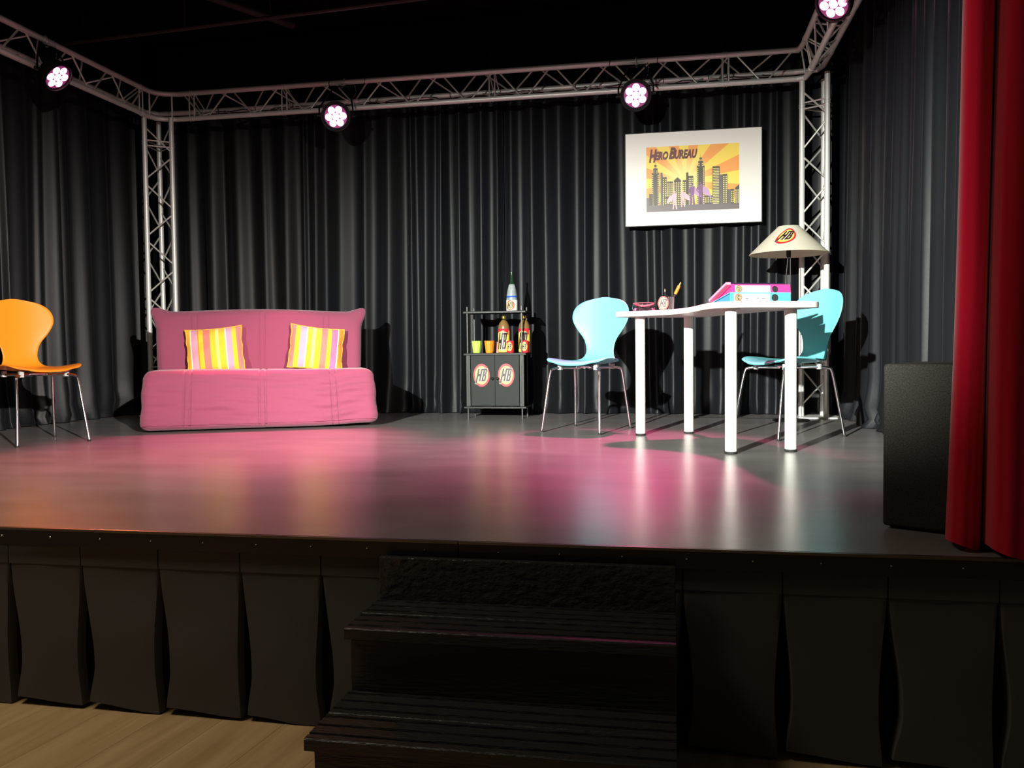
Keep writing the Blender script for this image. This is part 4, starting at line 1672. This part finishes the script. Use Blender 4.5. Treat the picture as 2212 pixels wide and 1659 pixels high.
# stitch lines of the hem
m = MB()
pts = []
for i in range(61):
    x = -0.765 + 1.53 * i / 60
    pts.append(Vector((x, -0.040 - 0.003 * math.sin(i), 0.047 + 0.012 * smooth(0.3, 0.75, x))))
m.tube(pts, 0.0022, 5)
m.obj('hem_piping', M_pink, e)

YEL, LYE, ORA, LIL, SAL, WHI, PNK = (0.95, 0.56, 0.03), (0.95, 0.76, 0.22), (0.95, 0.30, 0.02), (0.74, 0.36, 0.46), (0.85, 0.22, 0.17), (0.95, 0.85, 0.8), (0.80, 0.18, 0.36)
M_c1 = stripes('striped cushion cloth', [(0, YEL), (0.12, WHI), (0.14, LIL), (0.24, ORA), (0.26, YEL), (0.33, SAL), (0.44, YEL), (0.53, LYE), (0.58, YEL), (0.68, WHI), (0.70, LIL), (0.79, YEL), (0.86, SAL), (0.94, ORA)])
M_c2 = stripes('striped cushion cloth mirrored', [(0, YEL), (0.05, SAL), (0.13, YEL), (0.21, LIL), (0.31, WHI), (0.33, YEL), (0.41, LYE), (0.47, YEL), (0.57, SAL), (0.67, YEL), (0.74, PNK), (0.84, WHI), (0.86, ORA)])


def cushion(px, py, pz, roll_, label, mt, seed, w=0.385, h=0.345, tiltx=-0.42):
    e2 = empty('striped_cushion', (px, py, pz))
    e2.rotation_euler = (tiltx, roll_, SA)
    tag(e2, label, 'cushion', 'striped cushions on the sofa')

    def shape(u, v):
        # outline with concave sides and pointed corners
        x = u * w / 2 * (1 - 0.05 * (1 - v * v)) + 0.003 * math.sin(v * 9 + seed) * abs(u)
        z = v * h / 2 * (1 - 0.07 * (1 - u * u))
        t = 0.062 * ((1 - abs(u) ** 2.4) * (1 - abs(v) ** 2.4)) ** 0.55
        t *= 1 + 0.25 * noise.noise(Vector((u * 2.2, v * 2.2, seed)))
        return x, t, z
    m = MB()
    N = 26
    for sgn in (-1, 1):
        m.grid(lambda a, b: (lambda q: Vector((q[0], sgn * q[1] + 0.004 * noise.noise(Vector((a * 9, b * 9, seed))), q[2])))(shape(2 * a - 1, 2 * b - 1)), N, N, 0, flip=(sgn > 0))
    c = m.obj('cover', mt, e2, angle=180)
    m = MB()
    pts = []
    for k in range(4):
        for i in range(16):
            s_ = -1 + 2 * i / 16
            u, v = [(s_, -1), (1, s_), (-s_, 1), (-1, -s_)][k]
            q = shape(u, v)
            pts.append(Vector((q[0] + 0.0012 * math.sin(i * 2.1 + seed), 0, q[2] + 0.0012 * math.cos(i * 2.6))))
    m.tube(pts, 0.0045, 6, closed=True)
    m.obj('piping', M_cpipe, e2)
    return e2


M_cpipe = mat('orange piping', (0.95, 0.42, 0.03), 0.7)
ca, sa = math.cos(SA), math.sin(SA)


def sofa_pt(x, y):
    return (-2.735 + x * ca - y * sa, 5.40 + x * sa + y * ca)


cx_, cy_ = sofa_pt(-0.325, 0.36)
cushion(cx_, cy_, S + 0.545, -0.09, 'striped yellow and pink cushion on the left half of the sofa, tilted left', M_c1, 1.0)
cx_, cy_ = sofa_pt(0.375, 0.36)
cushion(cx_, cy_, S + 0.550, 0.12, 'striped yellow and pink cushion on the right half of the sofa, tilted right', M_c2, 2.0)

# ------------------------------------------------------------------ speaker box
sdx = Vector((0.873, -0.488, 0))
e = empty('bass_speaker', (0.590, 2.590, S), math.atan2(sdx.y, sdx.x))
tag(e, 'black carpet-covered speaker box on the stage floor beside the red curtain', 'speaker')
m = MB()
SPH = 0.462
m.rbox((0.40, 0.42, SPH), 0.010, (4, 4, 4), lambda p: Vector((p.x + 0.20, p.y + 0.21, p.z + SPH / 2 + 0.008)))
sb = m.obj('cabinet_box', M_carpet, e, angle=50)
m = MB()
for x in (0.03, 0.37):
    for y in (0.03, 0.39):
        m.lathe([(0.015, 0), (0.017, 0.009)], 12, T=Matrix.Translation((x, y, 0)))
m.obj('rubber_feet', M_rubber, e)
# small things by the pillar and skirting: dropped cable ends on the deck near the back curtain
m = MB()
m.tube(catmull([(0.05, 6.60, S + 0.006), (0.20, 6.55, S + 0.006), (0.42, 6.56, S + 0.006), (0.62, 6.48, S + 0.006), (0.86, 6.52, S + 0.006)], 8), 0.004, 6)
tag(m.obj('floor_cable', M_rubber), 'thin black cable lying on the stage floor behind the white table', 'cable')
